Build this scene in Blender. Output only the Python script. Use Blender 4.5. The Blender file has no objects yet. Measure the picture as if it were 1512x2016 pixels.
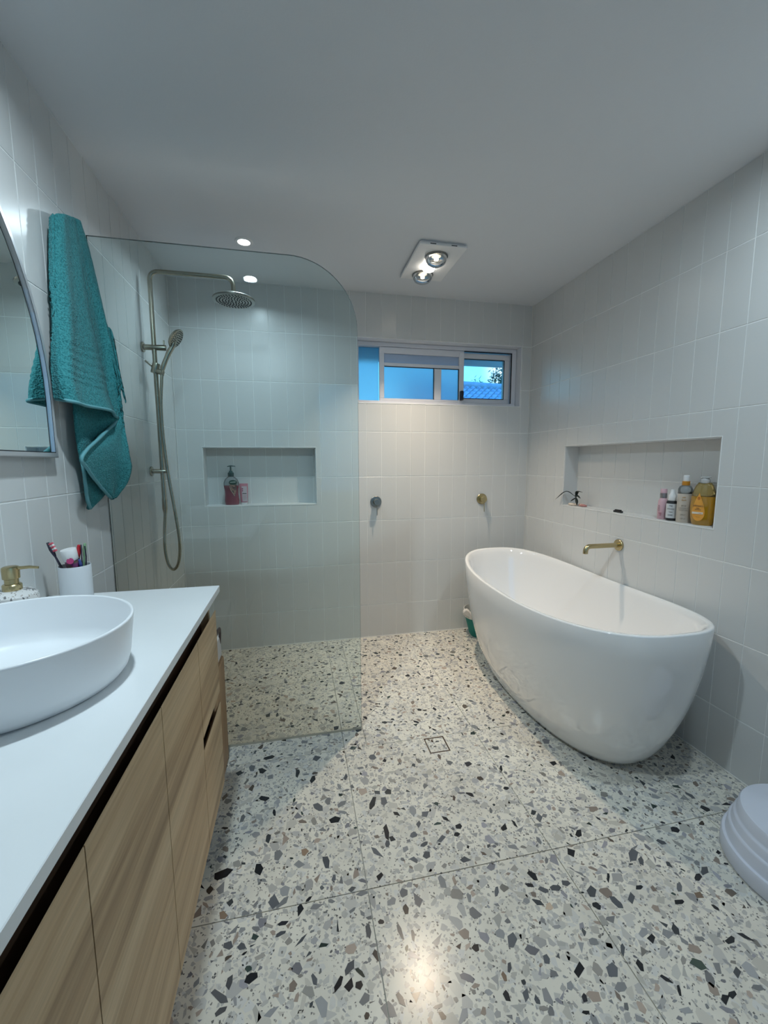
import bpy, bmesh, math, random
from mathutils import Vector, Matrix
random.seed(7)
S = bpy.context.scene
COL = S.collection
PI = math.pi

# ------------------------------------------------------------------ camera
FPX = 809.39
CAM = Vector((0.71969, -2.75253, 1.23207))
R_ = Vector((0.97876085, -0.20497758, -0.00337639))
D_ = Vector((-0.02801261, -0.1174077, -0.99268863))
F_ = Vector((0.2030825, 0.97169935, -0.12065602))
cd = bpy.data.cameras.new('camera'); cam = bpy.data.objects.new('camera', cd); COL.objects.link(cam)
cd.sensor_fit = 'VERTICAL'; cd.sensor_height = 36.0; cd.lens = FPX / 2016 * 36; cd.clip_start = 0.02; cd.clip_end = 400
m = Matrix((R_, -D_, -F_)).transposed().to_4x4(); m.translation = CAM
cam.matrix_world = m
S.camera = cam

# ------------------------------------------------------------------ world: bright dusk sky
W = bpy.data.worlds.new('sky'); S.world = W; W.use_nodes = True
nt = W.node_tree; nt.nodes.clear()
def N(t, **k):
    n = nt.nodes.new(t)
    for a, b in k.items(): setattr(n, a, b)
    return n
tc = N('ShaderNodeTexCoord'); sx = N('ShaderNodeSeparateXYZ'); nt.links.new(tc.outputs['Generated'], sx.inputs[0])
rp = N('ShaderNodeValToRGB'); nt.links.new(sx.outputs['Z'], rp.inputs[0])
el = rp.color_ramp.elements
el[0].position = 0.0; el[0].color = (0.010, 0.030, 0.045, 1)
el[1].position = 1.0; el[1].color = (0.015, 0.09, 0.30, 1)
for p_, c_ in ((0.02, (0.045, 0.18, 0.21, 1)), (0.25, (0.035, 0.18, 0.33, 1)), (0.55, (0.02, 0.13, 0.36, 1))):
    e = el.new(p_); e.color = c_
gl = N('ShaderNodeVectorMath', operation='DOT_PRODUCT'); nrm = N('ShaderNodeVectorMath', operation='NORMALIZE')
nt.links.new(tc.outputs['Generated'], nrm.inputs[0]); nt.links.new(nrm.outputs[0], gl.inputs[0])
gl.inputs[1].default_value = Vector((0.55, 0.80, 0.225)).normalized()
mr = N('ShaderNodeMapRange'); mr.inputs[1].default_value = 0.985; mr.inputs[2].default_value = 1.0; mr.interpolation_type = 'SMOOTHSTEP'
nt.links.new(gl.outputs['Value'], mr.inputs[0])
ns = N('ShaderNodeTexNoise'); ns.inputs['Scale'].default_value = 5; nt.links.new(tc.outputs['Generated'], ns.inputs[0])
cl = N('ShaderNodeMapRange'); cl.inputs[1].default_value = 0.45; cl.inputs[2].default_value = 0.75; cl.inputs[4].default_value = 0.35
nt.links.new(ns.outputs[0], cl.inputs[0])
mxc = N('ShaderNodeMix', data_type='RGBA'); mxc.inputs[7].default_value = (0.09, 0.24, 0.27, 1)
nt.links.new(cl.outputs[0], mxc.inputs[0]); nt.links.new(rp.outputs[0], mxc.inputs[6])
mxs = N('ShaderNodeMix', data_type='RGBA'); mxs.inputs[7].default_value = (0.36, 0.38, 0.34, 1)
nt.links.new(mr.outputs[0], mxs.inputs[0]); nt.links.new(mxc.outputs[2], mxs.inputs[6])
bg = N('ShaderNodeBackground'); bg.inputs[1].default_value = 6.5
wo = N('ShaderNodeOutputWorld'); nt.links.new(mxs.outputs[2], bg.inputs[0]); nt.links.new(bg.outputs[0], wo.inputs[0])

S.view_settings.view_transform = 'Standard'
S.view_settings.look = 'None'
S.view_settings.gamma = 1.0
S.view_settings.use_curve_mapping = False
S.view_settings.exposure = 0.35
S.cycles.use_denoising = True
S.cycles.max_bounces = 10; S.cycles.diffuse_bounces = 6; S.cycles.glossy_bounces = 5
S.cycles.transmission_bounces = 8; S.cycles.transparent_max_bounces = 12
S.cycles.caustics_reflective = False; S.cycles.caustics_refractive = False
S.cycles.sample_clamp_indirect = 4.0

LED_POWER, DOWN_POWER, BACK_POWER = 5.6, 3.4, 5.3
LED_COL = (1.0, 0.81, 0.60); DOWN_COL = (0.74, 0.91, 1.0)

RW, RH, RD = 2.367, 2.315, -3.42      # room width, height, far (behind camera) y
TS = 0.1019                           # wall tile pitch
Z7 = 0.2344                           # top of the lowest tile course

# ------------------------------------------------------------------ materials
def srgb(r, g, b):
    f = lambda c: (c / 255 / 12.92) if c / 255 <= 0.04045 else ((c / 255 + 0.055) / 1.055) ** 2.4
    return (f(r), f(g), f(b), 1)
MATS = {}
def mat(name, col, rough=0.5, metal=0.0, spec=0.5, bump=None, var=None, coat=0.0, **kw):
    if name in MATS: return MATS[name]
    M = bpy.data.materials.new(name); M.use_nodes = True; t = M.node_tree
    b = t.nodes['Principled BSDF']
    b.inputs['Base Color'].default_value = col if len(col) == 4 else (*col, 1)
    b.inputs['Roughness'].default_value = rough; b.inputs['Metallic'].default_value = metal
    b.inputs['Specular IOR Level'].default_value = spec
    b.inputs['Coat Weight'].default_value = coat; b.inputs['Coat Roughness'].default_value = 0.03
    for k, v in kw.items(): b.inputs[k.replace('_', ' ')].default_value = v
    co = t.nodes.new('ShaderNodeTexCoord')
    if bump:
        sc, st = bump[:2]
        n = t.nodes.new('ShaderNodeTexNoise'); n.inputs['Scale'].default_value = sc; n.inputs['Detail'].default_value = 4
        t.links.new(co.outputs['Object'], n.inputs['Vector'])
        bp = t.nodes.new('ShaderNodeBump'); bp.inputs['Strength'].default_value = st; bp.inputs['Distance'].default_value = bump[2] if len(bump) > 2 else 0.002
        t.links.new(n.outputs[0], bp.inputs['Height']); t.links.new(bp.outputs[0], b.inputs['Normal'])
    if var:
        sc, c2 = var
        n = t.nodes.new('ShaderNodeTexNoise'); n.inputs['Scale'].default_value = sc; n.inputs['Detail'].default_value = 5
        t.links.new(co.outputs['Object'], n.inputs['Vector'])
        mx = t.nodes.new('ShaderNodeMix'); mx.data_type = 'RGBA'
        mx.inputs[6].default_value = b.inputs['Base Color'].default_value; mx.inputs[7].default_value = c2
        mr_ = t.nodes.new('ShaderNodeMapRange'); mr_.inputs[1].default_value = 0.35; mr_.inputs[2].default_value = 0.65
        t.links.new(n.outputs[0], mr_.inputs[0]); t.links.new(mr_.outputs[0], mx.inputs[0]); t.links.new(mx.outputs[2], b.inputs['Base Color'])
    MATS[name] = M
    return M
def emit(name, col, strength):
    M = bpy.data.materials.new(name); M.use_nodes = True; t = M.node_tree; t.nodes.clear()
    e = t.nodes.new('ShaderNodeEmission'); e.inputs[0].default_value = (*col[:3], 1); e.inputs[1].default_value = strength
    o = t.nodes.new('ShaderNodeOutputMaterial'); t.links.new(e.outputs[0], o.inputs[0]); return M
def glassy(name, tint, refl=0.06, rough=0.02, base=None, opac=0.0):
    """thin clear sheet: tinted see-through plus fresnel gloss; opac mixes in a diffuse body"""
    M = bpy.data.materials.new(name); M.use_nodes = True; t = M.node_tree; t.nodes.clear()
    tr = t.nodes.new('ShaderNodeBsdfTransparent'); tr.inputs[0].default_value = (*tint, 1)
    g = t.nodes.new('ShaderNodeBsdfGlossy'); g.inputs['Roughness'].default_value = rough
    fr = t.nodes.new('ShaderNodeFresnel'); fr.inputs[0].default_value = 1.45
    mx = t.nodes.new('ShaderNodeMixShader'); t.links.new(fr.outputs[0], mx.inputs[0])
    src = tr
    if base:
        d = t.nodes.new('ShaderNodeBsdfPrincipled'); d.inputs['Base Color'].default_value = (*base, 1); d.inputs['Roughness'].default_value = 0.3
        m2 = t.nodes.new('ShaderNodeMixShader'); m2.inputs[0].default_value = opac
        t.links.new(tr.outputs[0], m2.inputs[1]); t.links.new(d.outputs[0], m2.inputs[2]); src = m2
    t.links.new(src.outputs[0], mx.inputs[1]); t.links.new(g.outputs[0], mx.inputs[2])
    o = t.nodes.new('ShaderNodeOutputMaterial'); t.links.new(mx.outputs[0], o.inputs[0]); return M
def frosted(name, col, trans=0.96):
    M = bpy.data.materials.new(name); M.use_nodes = True; t = M.node_tree; t.nodes.clear()
    tr = t.nodes.new('ShaderNodeBsdfTranslucent'); tr.inputs[0].default_value = (*col, 1)
    d = t.nodes.new('ShaderNodeBsdfPrincipled'); d.inputs['Base Color'].default_value = (*col, 1); d.inputs['Roughness'].default_value = 0.3
    mx = t.nodes.new('ShaderNodeMixShader'); mx.inputs[0].default_value = 1 - trans
    rf = t.nodes.new('ShaderNodeBsdfRefraction'); rf.inputs['Color'].default_value = (*col, 1); rf.inputs['Roughness'].default_value = 0.32; rf.inputs['IOR'].default_value = 1.3
    m0 = t.nodes.new('ShaderNodeMixShader'); m0.inputs[0].default_value = 0.5
    t.links.new(tr.outputs[0], m0.inputs[1]); t.links.new(rf.outputs[0], m0.inputs[2])
    t.links.new(m0.outputs[0], mx.inputs[1]); t.links.new(d.outputs[0], mx.inputs[2])
    o = t.nodes.new('ShaderNodeOutputMaterial'); t.links.new(mx.outputs[0], o.inputs[0]); return M

m_tile = mat('wall_tile_glaze', (0.64, 0.65, 0.645), 0.27, spec=0.42, bump=(9, 0.10, 0.004))
m_grout = mat('white_grout', (0.86, 0.87, 0.86), 0.7)
m_render = mat('niche_lining', (0.66, 0.67, 0.67), 0.45)
m_ceil = mat('ceiling_paint', (0.71, 0.73, 0.76), 0.75, bump=(160, 0.25, 0.001))
m_white = mat('white_plastic', (0.8, 0.8, 0.8), 0.35)
m_alu = mat('white_aluminium', (0.72, 0.73, 0.78), 0.35)
m_seal = mat('black_seal', (0.01, 0.01, 0.015), 0.5)
m_brass = mat('brushed_nickel', (0.42, 0.38, 0.30), 0.27, 1.0, bump=(300, 0.05))
m_gold = mat('brushed_brass', (0.52, 0.43, 0.24), 0.25, 1.0, bump=(300, 0.05))
m_steel = mat('brushed_steel', (0.33, 0.32, 0.29), 0.3, 1.0)
m_tub = mat('bath_acrylic', (0.84, 0.84, 0.84), 0.06, coat=1.0)
m_basin = mat('matt_ceramic', (0.80, 0.82, 0.84), 0.32)
m_stone = mat('white_benchtop', (0.76, 0.78, 0.79), 0.28, var=(3, (0.72, 0.745, 0.75, 1)))
m_dark = mat('dark_brown_board', (0.11, 0.062, 0.036), 0.6)  # one even dark brown for carcass, finger recess and drain rim
m_black = mat('black_plastic', (0.012, 0.012, 0.014), 0.4)
m_teal_tub = mat('teal_fabric', (0.015, 0.20, 0.17), 0.8, bump=(500, 0.3))
m_canvas = mat('white_canvas', (0.72, 0.68, 0.64), 0.85, bump=(400, 0.3))
m_leather = mat('brown_leather', (0.06, 0.035, 0.03), 0.5)

# oak laminate: long horizontal grain along y
def wood(name, c1, c2, c3, axis):
    M = bpy.data.materials.new(name); M.use_nodes = True; t = M.node_tree; b = t.nodes['Principled BSDF']
    co = t.nodes.new('ShaderNodeTexCoord'); mp = t.nodes.new('ShaderNodeMapping')
    mp.inputs['Scale'].default_value = {1: (18, 0.9, 18), 2: (18, 18, 1.0)}[axis]
    t.links.new(co.outputs['Object'], mp.inputs[0])
    n1 = t.nodes.new('ShaderNodeTexNoise'); n1.inputs['Scale'].default_value = 1.0; n1.inputs['Detail'].default_value = 7; n1.inputs['Roughness'].default_value = 0.6; n1.inputs['Distortion'].default_value = 0.5
    t.links.new(mp.outputs[0], n1.inputs[0])
    mp2 = t.nodes.new('ShaderNodeMapping'); mp2.inputs['Scale'].default_value = {1: (150, 5, 150), 2: (150, 150, 5)}[axis]
    t.links.new(co.outputs['Object'], mp2.inputs[0])
    n2 = t.nodes.new('ShaderNodeTexNoise'); n2.inputs['Scale'].default_value = 1.0; n2.inputs['Detail'].default_value = 3; t.links.new(mp2.outputs[0], n2.inputs[0])
    r = t.nodes.new('ShaderNodeValToRGB'); t.links.new(n1.outputs[0], r.inputs[0])
    r.color_ramp.elements[0].position = 0.32; r.color_ramp.elements[0].color = (*c1, 1)
    r.color_ramp.elements[1].position = 0.68; r.color_ramp.elements[1].color = (*c3, 1)
    e_ = r.color_ramp.elements.new(0.5); e_.color = (*c2, 1)
    mx = t.nodes.new('ShaderNodeMix'); mx.data_type = 'RGBA'; mx.blend_type = 'MULTIPLY'; mx.inputs[0].default_value = 0.45
    t.links.new(r.outputs[0], mx.inputs[6])
    r2 = t.nodes.new('ShaderNodeMapRange'); r2.inputs[1].default_value = 0.3; r2.inputs[2].default_value = 0.7; r2.inputs[3].default_value = 0.6
    t.links.new(n2.outputs[0], r2.inputs[0]); t.links.new(r2.outputs[0], mx.inputs[7])
    t.links.new(mx.outputs[2], b.inputs['Base Color']); b.inputs['Roughness'].default_value = 0.5
    bp = t.nodes.new('ShaderNodeBump'); bp.inputs['Strength'].default_value = 0.15; bp.inputs['Distance'].default_value = 0.001
    t.links.new(n2.outputs[0], bp.inputs['Height']); t.links.new(bp.outputs[0], b.inputs['Normal'])
    return M
m_oak = wood('oak_laminate', (0.32, 0.20, 0.10), (0.52, 0.355, 0.195), (0.65, 0.48, 0.29), 1)
m_bamboo = wood('bamboo_weave', (0.30, 0.16, 0.07), (0.40, 0.23, 0.11), (0.46, 0.28, 0.14), 2)

# terrazzo body with fine specks; the larger chips are geometry
def terrazzo(name, base, base2, scale, speck):
    M = bpy.data.materials.new(name); M.use_nodes = True; t = M.node_tree; b = t.nodes['Principled BSDF']
    co = t.nodes.new('ShaderNodeTexCoord')
    n = t.nodes.new('ShaderNodeTexNoise'); n.inputs['Scale'].default_value = scale * 0.12; n.inputs['Detail'].default_value = 6
    t.links.new(co.outputs['Object'], n.inputs[0])
    m1 = t.nodes.new('ShaderNodeMix'); m1.data_type = 'RGBA'; m1.inputs[6].default_value = (*base, 1); m1.inputs[7].default_value = (*base2, 1)
    mr1 = t.nodes.new('ShaderNodeMapRange'); mr1.inputs[1].default_value = 0.38; mr1.inputs[2].default_value = 0.62
    t.links.new(n.outputs[0], mr1.inputs[0]); t.links.new(mr1.outputs[0], m1.inputs[0])
    cur = m1.outputs[2]
    for k, (sc, prob, lo, hi) in enumerate(speck):
        v = t.nodes.new('ShaderNodeTexVoronoi'); v.inputs['Scale'].default_value = sc; t.links.new(co.outputs['Object'], v.inputs['Vector'])
        ve = t.nodes.new('ShaderNodeTexVoronoi'); ve.feature = 'DISTANCE_TO_EDGE'; ve.inputs['Scale'].default_value = sc; t.links.new(co.outputs['Object'], ve.inputs['Vector'])
        sp = t.nodes.new('ShaderNodeSeparateColor'); t.links.new(v.outputs['Color'], sp.inputs[0])
        a = t.nodes.new('ShaderNodeMath'); a.operation = 'LESS_THAN'; a.inputs[1].default_value = prob; t.links.new(sp.outputs[0], a.inputs[0])
        e2 = t.nodes.new('ShaderNodeMath'); e2.operation = 'GREATER_THAN'; e2.inputs[1].default_value = 0.09; t.links.new(ve.outputs[0], e2.inputs[0])
        ml = t.nodes.new('ShaderNodeMath'); ml.operation = 'MULTIPLY'; t.links.new(a.outputs[0], ml.inputs[0]); t.links.new(e2.outputs[0], ml.inputs[1])
        cm = t.nodes.new('ShaderNodeMix'); cm.data_type = 'RGBA'; cm.inputs[6].default_value = (*lo, 1); cm.inputs[7].default_value = (*hi, 1); t.links.new(sp.outputs[1], cm.inputs[0])
        mx = t.nodes.new('ShaderNodeMix'); mx.data_type = 'RGBA'
        t.links.new(ml.outputs[0], mx.inputs[0]); t.links.new(cur, mx.inputs[6]); t.links.new(cm.outputs[2], mx.inputs[7]); cur = mx.outputs[2]
    t.links.new(cur, b.inputs['Base Color']); b.inputs['Roughness'].default_value = 0.22
    return M
m_terr = terrazzo('terrazzo_body', (0.76, 0.725, 0.635), (0.66, 0.63, 0.555), 60,
                  [(45, 0.30, (0.50, 0.49, 0.46), (0.66, 0.65, 0.62)), (95, 0.22, (0.38, 0.37, 0.35), (0.62, 0.6, 0.56)), (190, 0.10, (0.10, 0.10, 0.10), (0.45, 0.42, 0.38))])
m_disp = terrazzo('speckled_resin', (0.72, 0.71, 0.70), (0.66, 0.65, 0.64), 90, [(170, 0.14, (0.10, 0.11, 0.12), (0.45, 0.42, 0.40)), (330, 0.10, (0.05, 0.05, 0.05), (0.4, 0.35, 0.3))])
# chips read their colour from a mesh attribute
m_chip = bpy.data.materials.new('terrazzo_chips'); m_chip.use_nodes = True
_b = m_chip.node_tree.nodes['Principled BSDF']; _a = m_chip.node_tree.nodes.new('ShaderNodeAttribute'); _a.attribute_name = 'chip'
m_chip.node_tree.links.new(_a.outputs['Color'], _b.inputs['Base Color']); _b.inputs['Roughness'].default_value = 0.2

# ------------------------------------------------------------------ geometry helpers (world coordinates)
def gbox(x0, x1, y0, y1, z0, z1, bev=0.0, seg=1):
    bm = bmesh.new()
    vs = [bm.verts.new((x, y, z)) for x in (x0, x1) for y in (y0, y1) for z in (z0, z1)]
    for f in ((0, 1, 3, 2), (4, 6, 7, 5), (0, 4, 5, 1), (2, 3, 7, 6), (0, 2, 6, 4), (1, 5, 7, 3)): bm.faces.new([vs[i] for i in f])
    if bev > 0: bmesh.ops.bevel(bm, geom=bm.edges[:], offset=bev, segments=seg, affect='EDGES', profile=0.5)
    return take(bm)
def take(bm):
    bmesh.ops.recalc_face_normals(bm, faces=bm.faces[:])
    bm.verts.index_update()
    r = ([v.co.copy() for v in bm.verts], [[v.index for v in f.verts] for f in bm.faces]); bm.free(); return r
def join(*gs):
    V, Fc = [], []
    for v, f in gs:
        o = len(V); V += v; Fc += [[i + o for i in q] for q in f]
    return V, Fc
def xf(g, M):
    return [M @ v for v in g[0]], g[1]
def loft(rings, cap0=True, cap1=True, close=True):
    V, Fc = [], []
    n = len(rings[0])
    for r in rings: V += [Vector(p) for p in r]
    for k in range(len(rings) - 1):
        for i in range(n if close else n - 1):
            j = (i + 1) % n
            Fc.append([k * n + i, k * n + j, (k + 1) * n + j, (k + 1) * n + i])
    if cap0: Fc.append(list(range(n))[::-1])
    if cap1: Fc.append([(len(rings) - 1) * n + i for i in range(n)])
    return V, Fc
def lathe(prof, seg=24, c=(0, 0, 0), sx=1.0, sy=1.0, cap0=True, cap1=True):
    return loft([[(c[0] + r * sx * math.cos(2 * PI * i / seg), c[1] + r * sy * math.sin(2 * PI * i / seg), c[2] + z) for i in range(seg)] for r, z in prof], cap0, cap1)
def align(d):
    return Vector(d).normalized().to_track_quat('Z', 'Y').to_matrix().to_4x4()
def lathe_dir(prof, pos, d, seg=24):
    return xf(lathe(prof, seg), Matrix.Translation(Vector(pos)) @ align(d))
def tube(path, r, seg=10, caps=True, flat=1.0):
    P = [Vector(p) for p in path]; rings = []
    t0 = (P[1] - P[0]).normalized(); up = Vector((0, 0, 1)) if abs(t0.z) < 0.9 else Vector((1, 0, 0))
    nrm = t0.cross(up).normalized()
    for i, p in enumerate(P):
        t = (P[min(i + 1, len(P) - 1)] - P[max(i - 1, 0)]).normalized()
        nrm = (nrm - t * nrm.dot(t)).normalized(); bn = t.cross(nrm)
        rr = r[i] if isinstance(r, (list, tuple)) else r
        rings.append([p + nrm * rr * math.cos(2 * PI * k / seg) + bn * rr * flat * math.sin(2 * PI * k / seg) for k in range(seg)])
    return loft(rings, caps, caps)
def catmull(pts, n=8):
    P = [Vector(p) for p in pts]; P = [2 * P[0] - P[1]] + P + [2 * P[-1] - P[-2]]; out = []
    for i in range(1, len(P) - 2):
        for k in range(n):
            t = k / n; a, b, c, d = P[i - 1:i + 3]
            out.append(0.5 * ((2 * b) + (c - a) * t + (2 * a - 5 * b + 4 * c - d) * t * t + (3 * b - a - 3 * c + d) * t ** 3))
    out.append(P[-2]); return out
def fillet(pts, r, n=6):
    P = [Vector(p) for p in pts]; out = [P[0]]
    for i in range(1, len(P) - 1):
        a = (P[i - 1] - P[i]).normalized(); b = (P[i + 1] - P[i]).normalized()
        p0 = P[i] + a * r; p1 = P[i] + b * r
        for k in range(n + 1):
            t = k / n; out.append(p0 * (1 - t) ** 2 + P[i] * 2 * t * (1 - t) + p1 * t * t)
    out.append(P[-1]); return out
def supel(cx, cy, a, b, n, z, seg=48, zf=None):
    r = []
    for i in range(seg):
        t = 2 * PI * i / seg; c, s = math.cos(t), math.sin(t)
        X = b * math.copysign(abs(c) ** (2 / n), c); Y = a * math.copysign(abs(s) ** (2 / n), s)
        r.append((cx + X, cy + Y, z if zf is None else zf(Y / a)))
    return r
BASE = {}
def thing(name, label, cat, loc=(0, 0, 0), group=None):
    o = bpy.data.objects.new(name, None); o.empty_display_size = 0.05; COL.objects.link(o); o.location = loc
    BASE[o.name] = Vector(loc); o['label'] = label; o['category'] = cat
    if group: o['group'] = group
    return o
def part(name, g, material, parent=None, smooth=False, label=None, kind=None, sub=0, loc=None):
    base = BASE[parent.name] if parent else (Vector(loc) if loc is not None else Vector((0, 0, 0)))
    me = bpy.data.meshes.new(name); me.from_pydata([tuple(v - base) for v in map(Vector, g[0])], [], g[1]); me.update()
    if isinstance(material, (list, tuple)):
        for q in material: me.materials.append(q)
    else: me.materials.append(material)
    if smooth:
        for p in me.polygons: p.use_smooth = True
        if smooth != 'full':
            try: me.set_sharp_from_angle(angle=math.radians(38))
            except Exception: pass
    o = bpy.data.objects.new(name, me); COL.objects.link(o)
    if parent: o.parent = parent
    else: o.location = base
    BASE[o.name] = base
    if sub:
        md = o.modifiers.new('sub', 'SUBSURF'); md.levels = sub; md.render_levels = sub
    if label: o['label'] = label
    if kind: o['kind'] = kind
    return o
def tag(o, label, cat, group=None):
    o['label'] = label; o['category'] = cat
    if group: o['group'] = group
    return o
def at(u, v, ax, val):
    """the point of the plane axis=val that the photograph shows at pixel u, v"""
    d = R_ * ((u - 756) / FPX) + D_ * ((v - 1008) / FPX) + F_
    return CAM + d * ((val - CAM[ax]) / d[ax])
def text(name, s, size, M, material, parent, squeeze=1.0):
    c = bpy.data.curves.new(name, 'FONT'); c.body = s; c.size = size; c.align_x = 'CENTER'; c.align_y = 'CENTER'; c.resolution_u = 2; c.extrude = 0.0001
    t = bpy.data.objects.new('tmp', c); COL.objects.link(t); dg = bpy.context.evaluated_depsgraph_get()
    me = bpy.data.meshes.new_from_object(t.evaluated_get(dg)); bpy.data.objects.remove(t)
    me.transform(Matrix.Translation(-BASE[parent.name]) @ M @ Matrix.Diagonal((squeeze, 1, 1, 1)))
    me.materials.clear(); me.materials.append(material)
    o = bpy.data.objects.new(name, me); COL.objects.link(o); o.parent = parent; return o

# ------------------------------------------------------------------ room shell
def slab_with_holes(us, vs, holes, mk, t):
    """boxes in the (u, v) plane, thickness t; holes: (u0,u1,v0,v1,depth or None)"""
    U = sorted({us[0], us[1], *[h[0] for h in holes], *[h[1] for h in holes]}); Vv = sorted({vs[0], vs[1], *[h[2] for h in holes], *[h[3] for h in holes]})
    gs = []
    for i in range(len(U) - 1):
        for j in range(len(Vv) - 1):
            uc, vc = (U[i] + U[i + 1]) / 2, (Vv[j] + Vv[j + 1]) / 2; d0 = 0.0
            for h in holes:
                if h[0] < uc < h[1] and h[2] < vc < h[3]: d0 = h[4]
            if d0 is None: continue
            gs.append(mk(U[i], U[i + 1], Vv[j], Vv[j + 1], d0, t))
    return join(*gs)
WT = 0.14; PR = 0.0014
NB = (0.145, 0.840, 0.957, 1.327, 0.095)
WB = (1.120, 2.292, 1.622, 2.036, None)
NR = (-1.413, -0.435, 0.957, 1.327, 0.095)
def struct(o): o['kind'] = 'structure'; return o
mkB = lambda u0, u1, v0, v1, d, t: gbox(u0, u1, d, t, v0, v1)
mkR = lambda u0, u1, v0, v1, d, t: gbox(RW + d, RW + t, u0, u1, v0, v1)
wall_back = struct(part('wall_back', slab_with_holes((-WT, RW + WT), (-0.1, RH + 0.1), [NB, WB], mkB, WT), m_grout))
wall_right = struct(part('wall_right', slab_with_holes((RD, 0), (-0.1, RH + 0.1), [NR], mkR, WT), m_grout))
wall_left = struct(part('wall_left', gbox(-WT, 0, RD, 0, -0.1, RH + 0.1), m_grout))
FW = (0.9, 2.1, 0.9, 2.05, None)
mkF = lambda u0, u1, v0, v1, d, t: gbox(u0, u1, RD - t, RD, v0, v1)
wall_front = struct(part('wall_front', slab_with_holes((-WT, RW + WT), (-0.1, RH + 0.1), [FW], mkF, WT), m_render))
ceiling = struct(part('ceiling', gbox(0, RW, RD, 0, RH, RH + 0.08), m_ceil))
floor = struct(part('floor', gbox(0, RW, RD, 0, -0.1, -0.004), mat('grey_grout', (0.40, 0.39, 0.36), 0.8)))

# tiles -------------------------------------------------------------
def inset(poly, d):
    n = len(poly); out = []
    for i in range(n):
        p0, p, p1 = poly[i - 1], poly[i], poly[(i + 1) % n]
        def nn(a, b):
            dx, dy = b[0] - a[0], b[1] - a[1]; L = math.hypot(dx, dy); return (-dy / L, dx / L)
        n0, n1 = nn(p0, p), nn(p, p1)
        k = (n0[0] + n1[0], n0[1] + n1[1]) if abs(n0[0] * n1[0] + n0[1] * n1[1]) < 0.5 else n0
        out.append((p[0] + k[0] * d, p[1] + k[1] * d))
    return out
def tile_geom(poly, ch=0.0008, h=PR):
    """poly ccw in (u, v); returns verts (u, v, w) with w from -0.001 (in the bed) to h"""
    a = [(u, v, -0.001) for u, v in poly]; b = [(u, v, h - 0.0006) for u, v in poly]; c = [(u, v, h) for u, v in inset(poly, ch)]
    return loft([a, b, c], False, True)
def minus(r, h):
    """rectangle minus hole rectangle -> list of ccw polygons"""
    u0, u1, v0, v1 = r; a0, a1, b0, b1 = h
    a0, a1, b0, b1 = max(a0, u0), min(a1, u1), max(b0, v0), min(b1, v1)
    if a0 >= a1 - 1e-4 or b0 >= b1 - 1e-4: return [[(u0, v0), (u1, v0), (u1, v1), (u0, v1)]]
    L, Rr, Bt, T = a0 - u0 > .004, u1 - a1 > .004, b0 - v0 > .004, v1 - b1 > .004
    q = lambda x0, x1, y0, y1: [(x0, y0), (x1, y0), (x1, y1), (x0, y1)]
    if not (L or Rr or Bt or T): return []
    if (Bt and not T):
        if not L and not Rr: return [q(u0, u1, v0, b0)]
        if L and not Rr: return [[(u0, v0), (u1, v0), (u1, b0), (a0, b0), (a0, v1), (u0, v1)]]
        if Rr and not L: return [[(u0, v0), (u1, v0), (u1, v1), (a1, v1), (a1, b0), (u0, b0)]]
    if (T and not Bt):
        if not L and not Rr: return [q(u0, u1, b1, v1)]
        if L and not Rr: return [[(u0, v0), (a0, v0), (a0, b1), (u1, b1), (u1, v1), (u0, v1)]]
        if Rr and not L: return [[(a1, v0), (u1, v0), (u1, v1), (u0, v1), (u0, b1), (a1, b1)]]
    out = []
    if L: out.append(q(u0, a0, v0, v1))
    if Rr: out.append(q(a1, u1, v0, v1))
    return out
rows = [0.0] + [Z7 + 0.3 * k for k in range(7)] + [RH]
GV, GH = 0.0012, 0.0021
def cols_for(u0, u1, ref):
    k = math.ceil((u0 - ref) / TS + 1e-6); c = [u0]
    while ref + k * TS < u1 - 0.004:
        if ref + k * TS > u0 + 0.004: c.append(ref + k * TS)
        k += 1
    return c + [u1]
MESHC = {}
def lay(parent, cols, rws, holes, place, limit=lambda uc: True, edge=0.0):
    rest = []
    for i in range(len(cols) - 1):
        for j in range(len(rws) - 1):
            r = (cols[i] + GV, cols[i + 1] - GV, rws[j] + GH, rws[j + 1] - GH)
            polys = [[(r[0], r[2]), (r[1], r[2]), (r[1], r[3]), (r[0], r[3])]]
            for h in holes:
                hh = (h[0] - edge, h[1] + edge, h[2] - edge, h[3] + edge)
                if not (r[1] <= hh[0] or r[0] >= hh[1] or r[3] <= hh[2] or r[2] >= hh[3]): polys = minus(r, hh)
            for poly in polys:
                g = tile_geom(poly)
                if not limit((r[0] + r[1]) / 2):
                    rest.append(([place @ Vector(v) for v in g[0]], g[1])); continue
                o0 = Vector((poly[0][0], poly[0][1], 0))
                key = (parent.name, tuple((round(p[0] - o0.x, 4), round(p[1] - o0.y, 4)) for p in poly))
                me = MESHC.get(key)
                if me is None:
                    rot = place.to_3x3()
                    me = bpy.data.meshes.new('tile'); me.from_pydata([tuple(rot @ (Vector(v) - o0)) for v in g[0]], [], g[1]); me.materials.append(m_tile)
                    bmx = bmesh.new(); bmx.from_mesh(me); bmesh.ops.recalc_face_normals(bmx, faces=bmx.faces[:]); bmx.to_mesh(me); bmx.free(); MESHC[key] = me
                o = bpy.data.objects.new('tile', me); COL.objects.link(o); o.parent = parent
                # each tile sits a hair out of true, as laid by hand
                o.location = place @ o0
                j1, j2 = random.gauss(0, 0.0005), random.gauss(0, 0.0005)
                ax = place.to_3x3()
                o.rotation_euler = Matrix.Rotation(j1, 3, ax.col[0]).to_quaternion().to_matrix().to_euler() if False else (Matrix.Rotation(j1, 3, ax.col[0]) @ Matrix.Rotation(j2, 3, ax.col[1])).to_euler()
    if rest: part('tile', join(*rest), m_tile, parent, kind='stuff')
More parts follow.
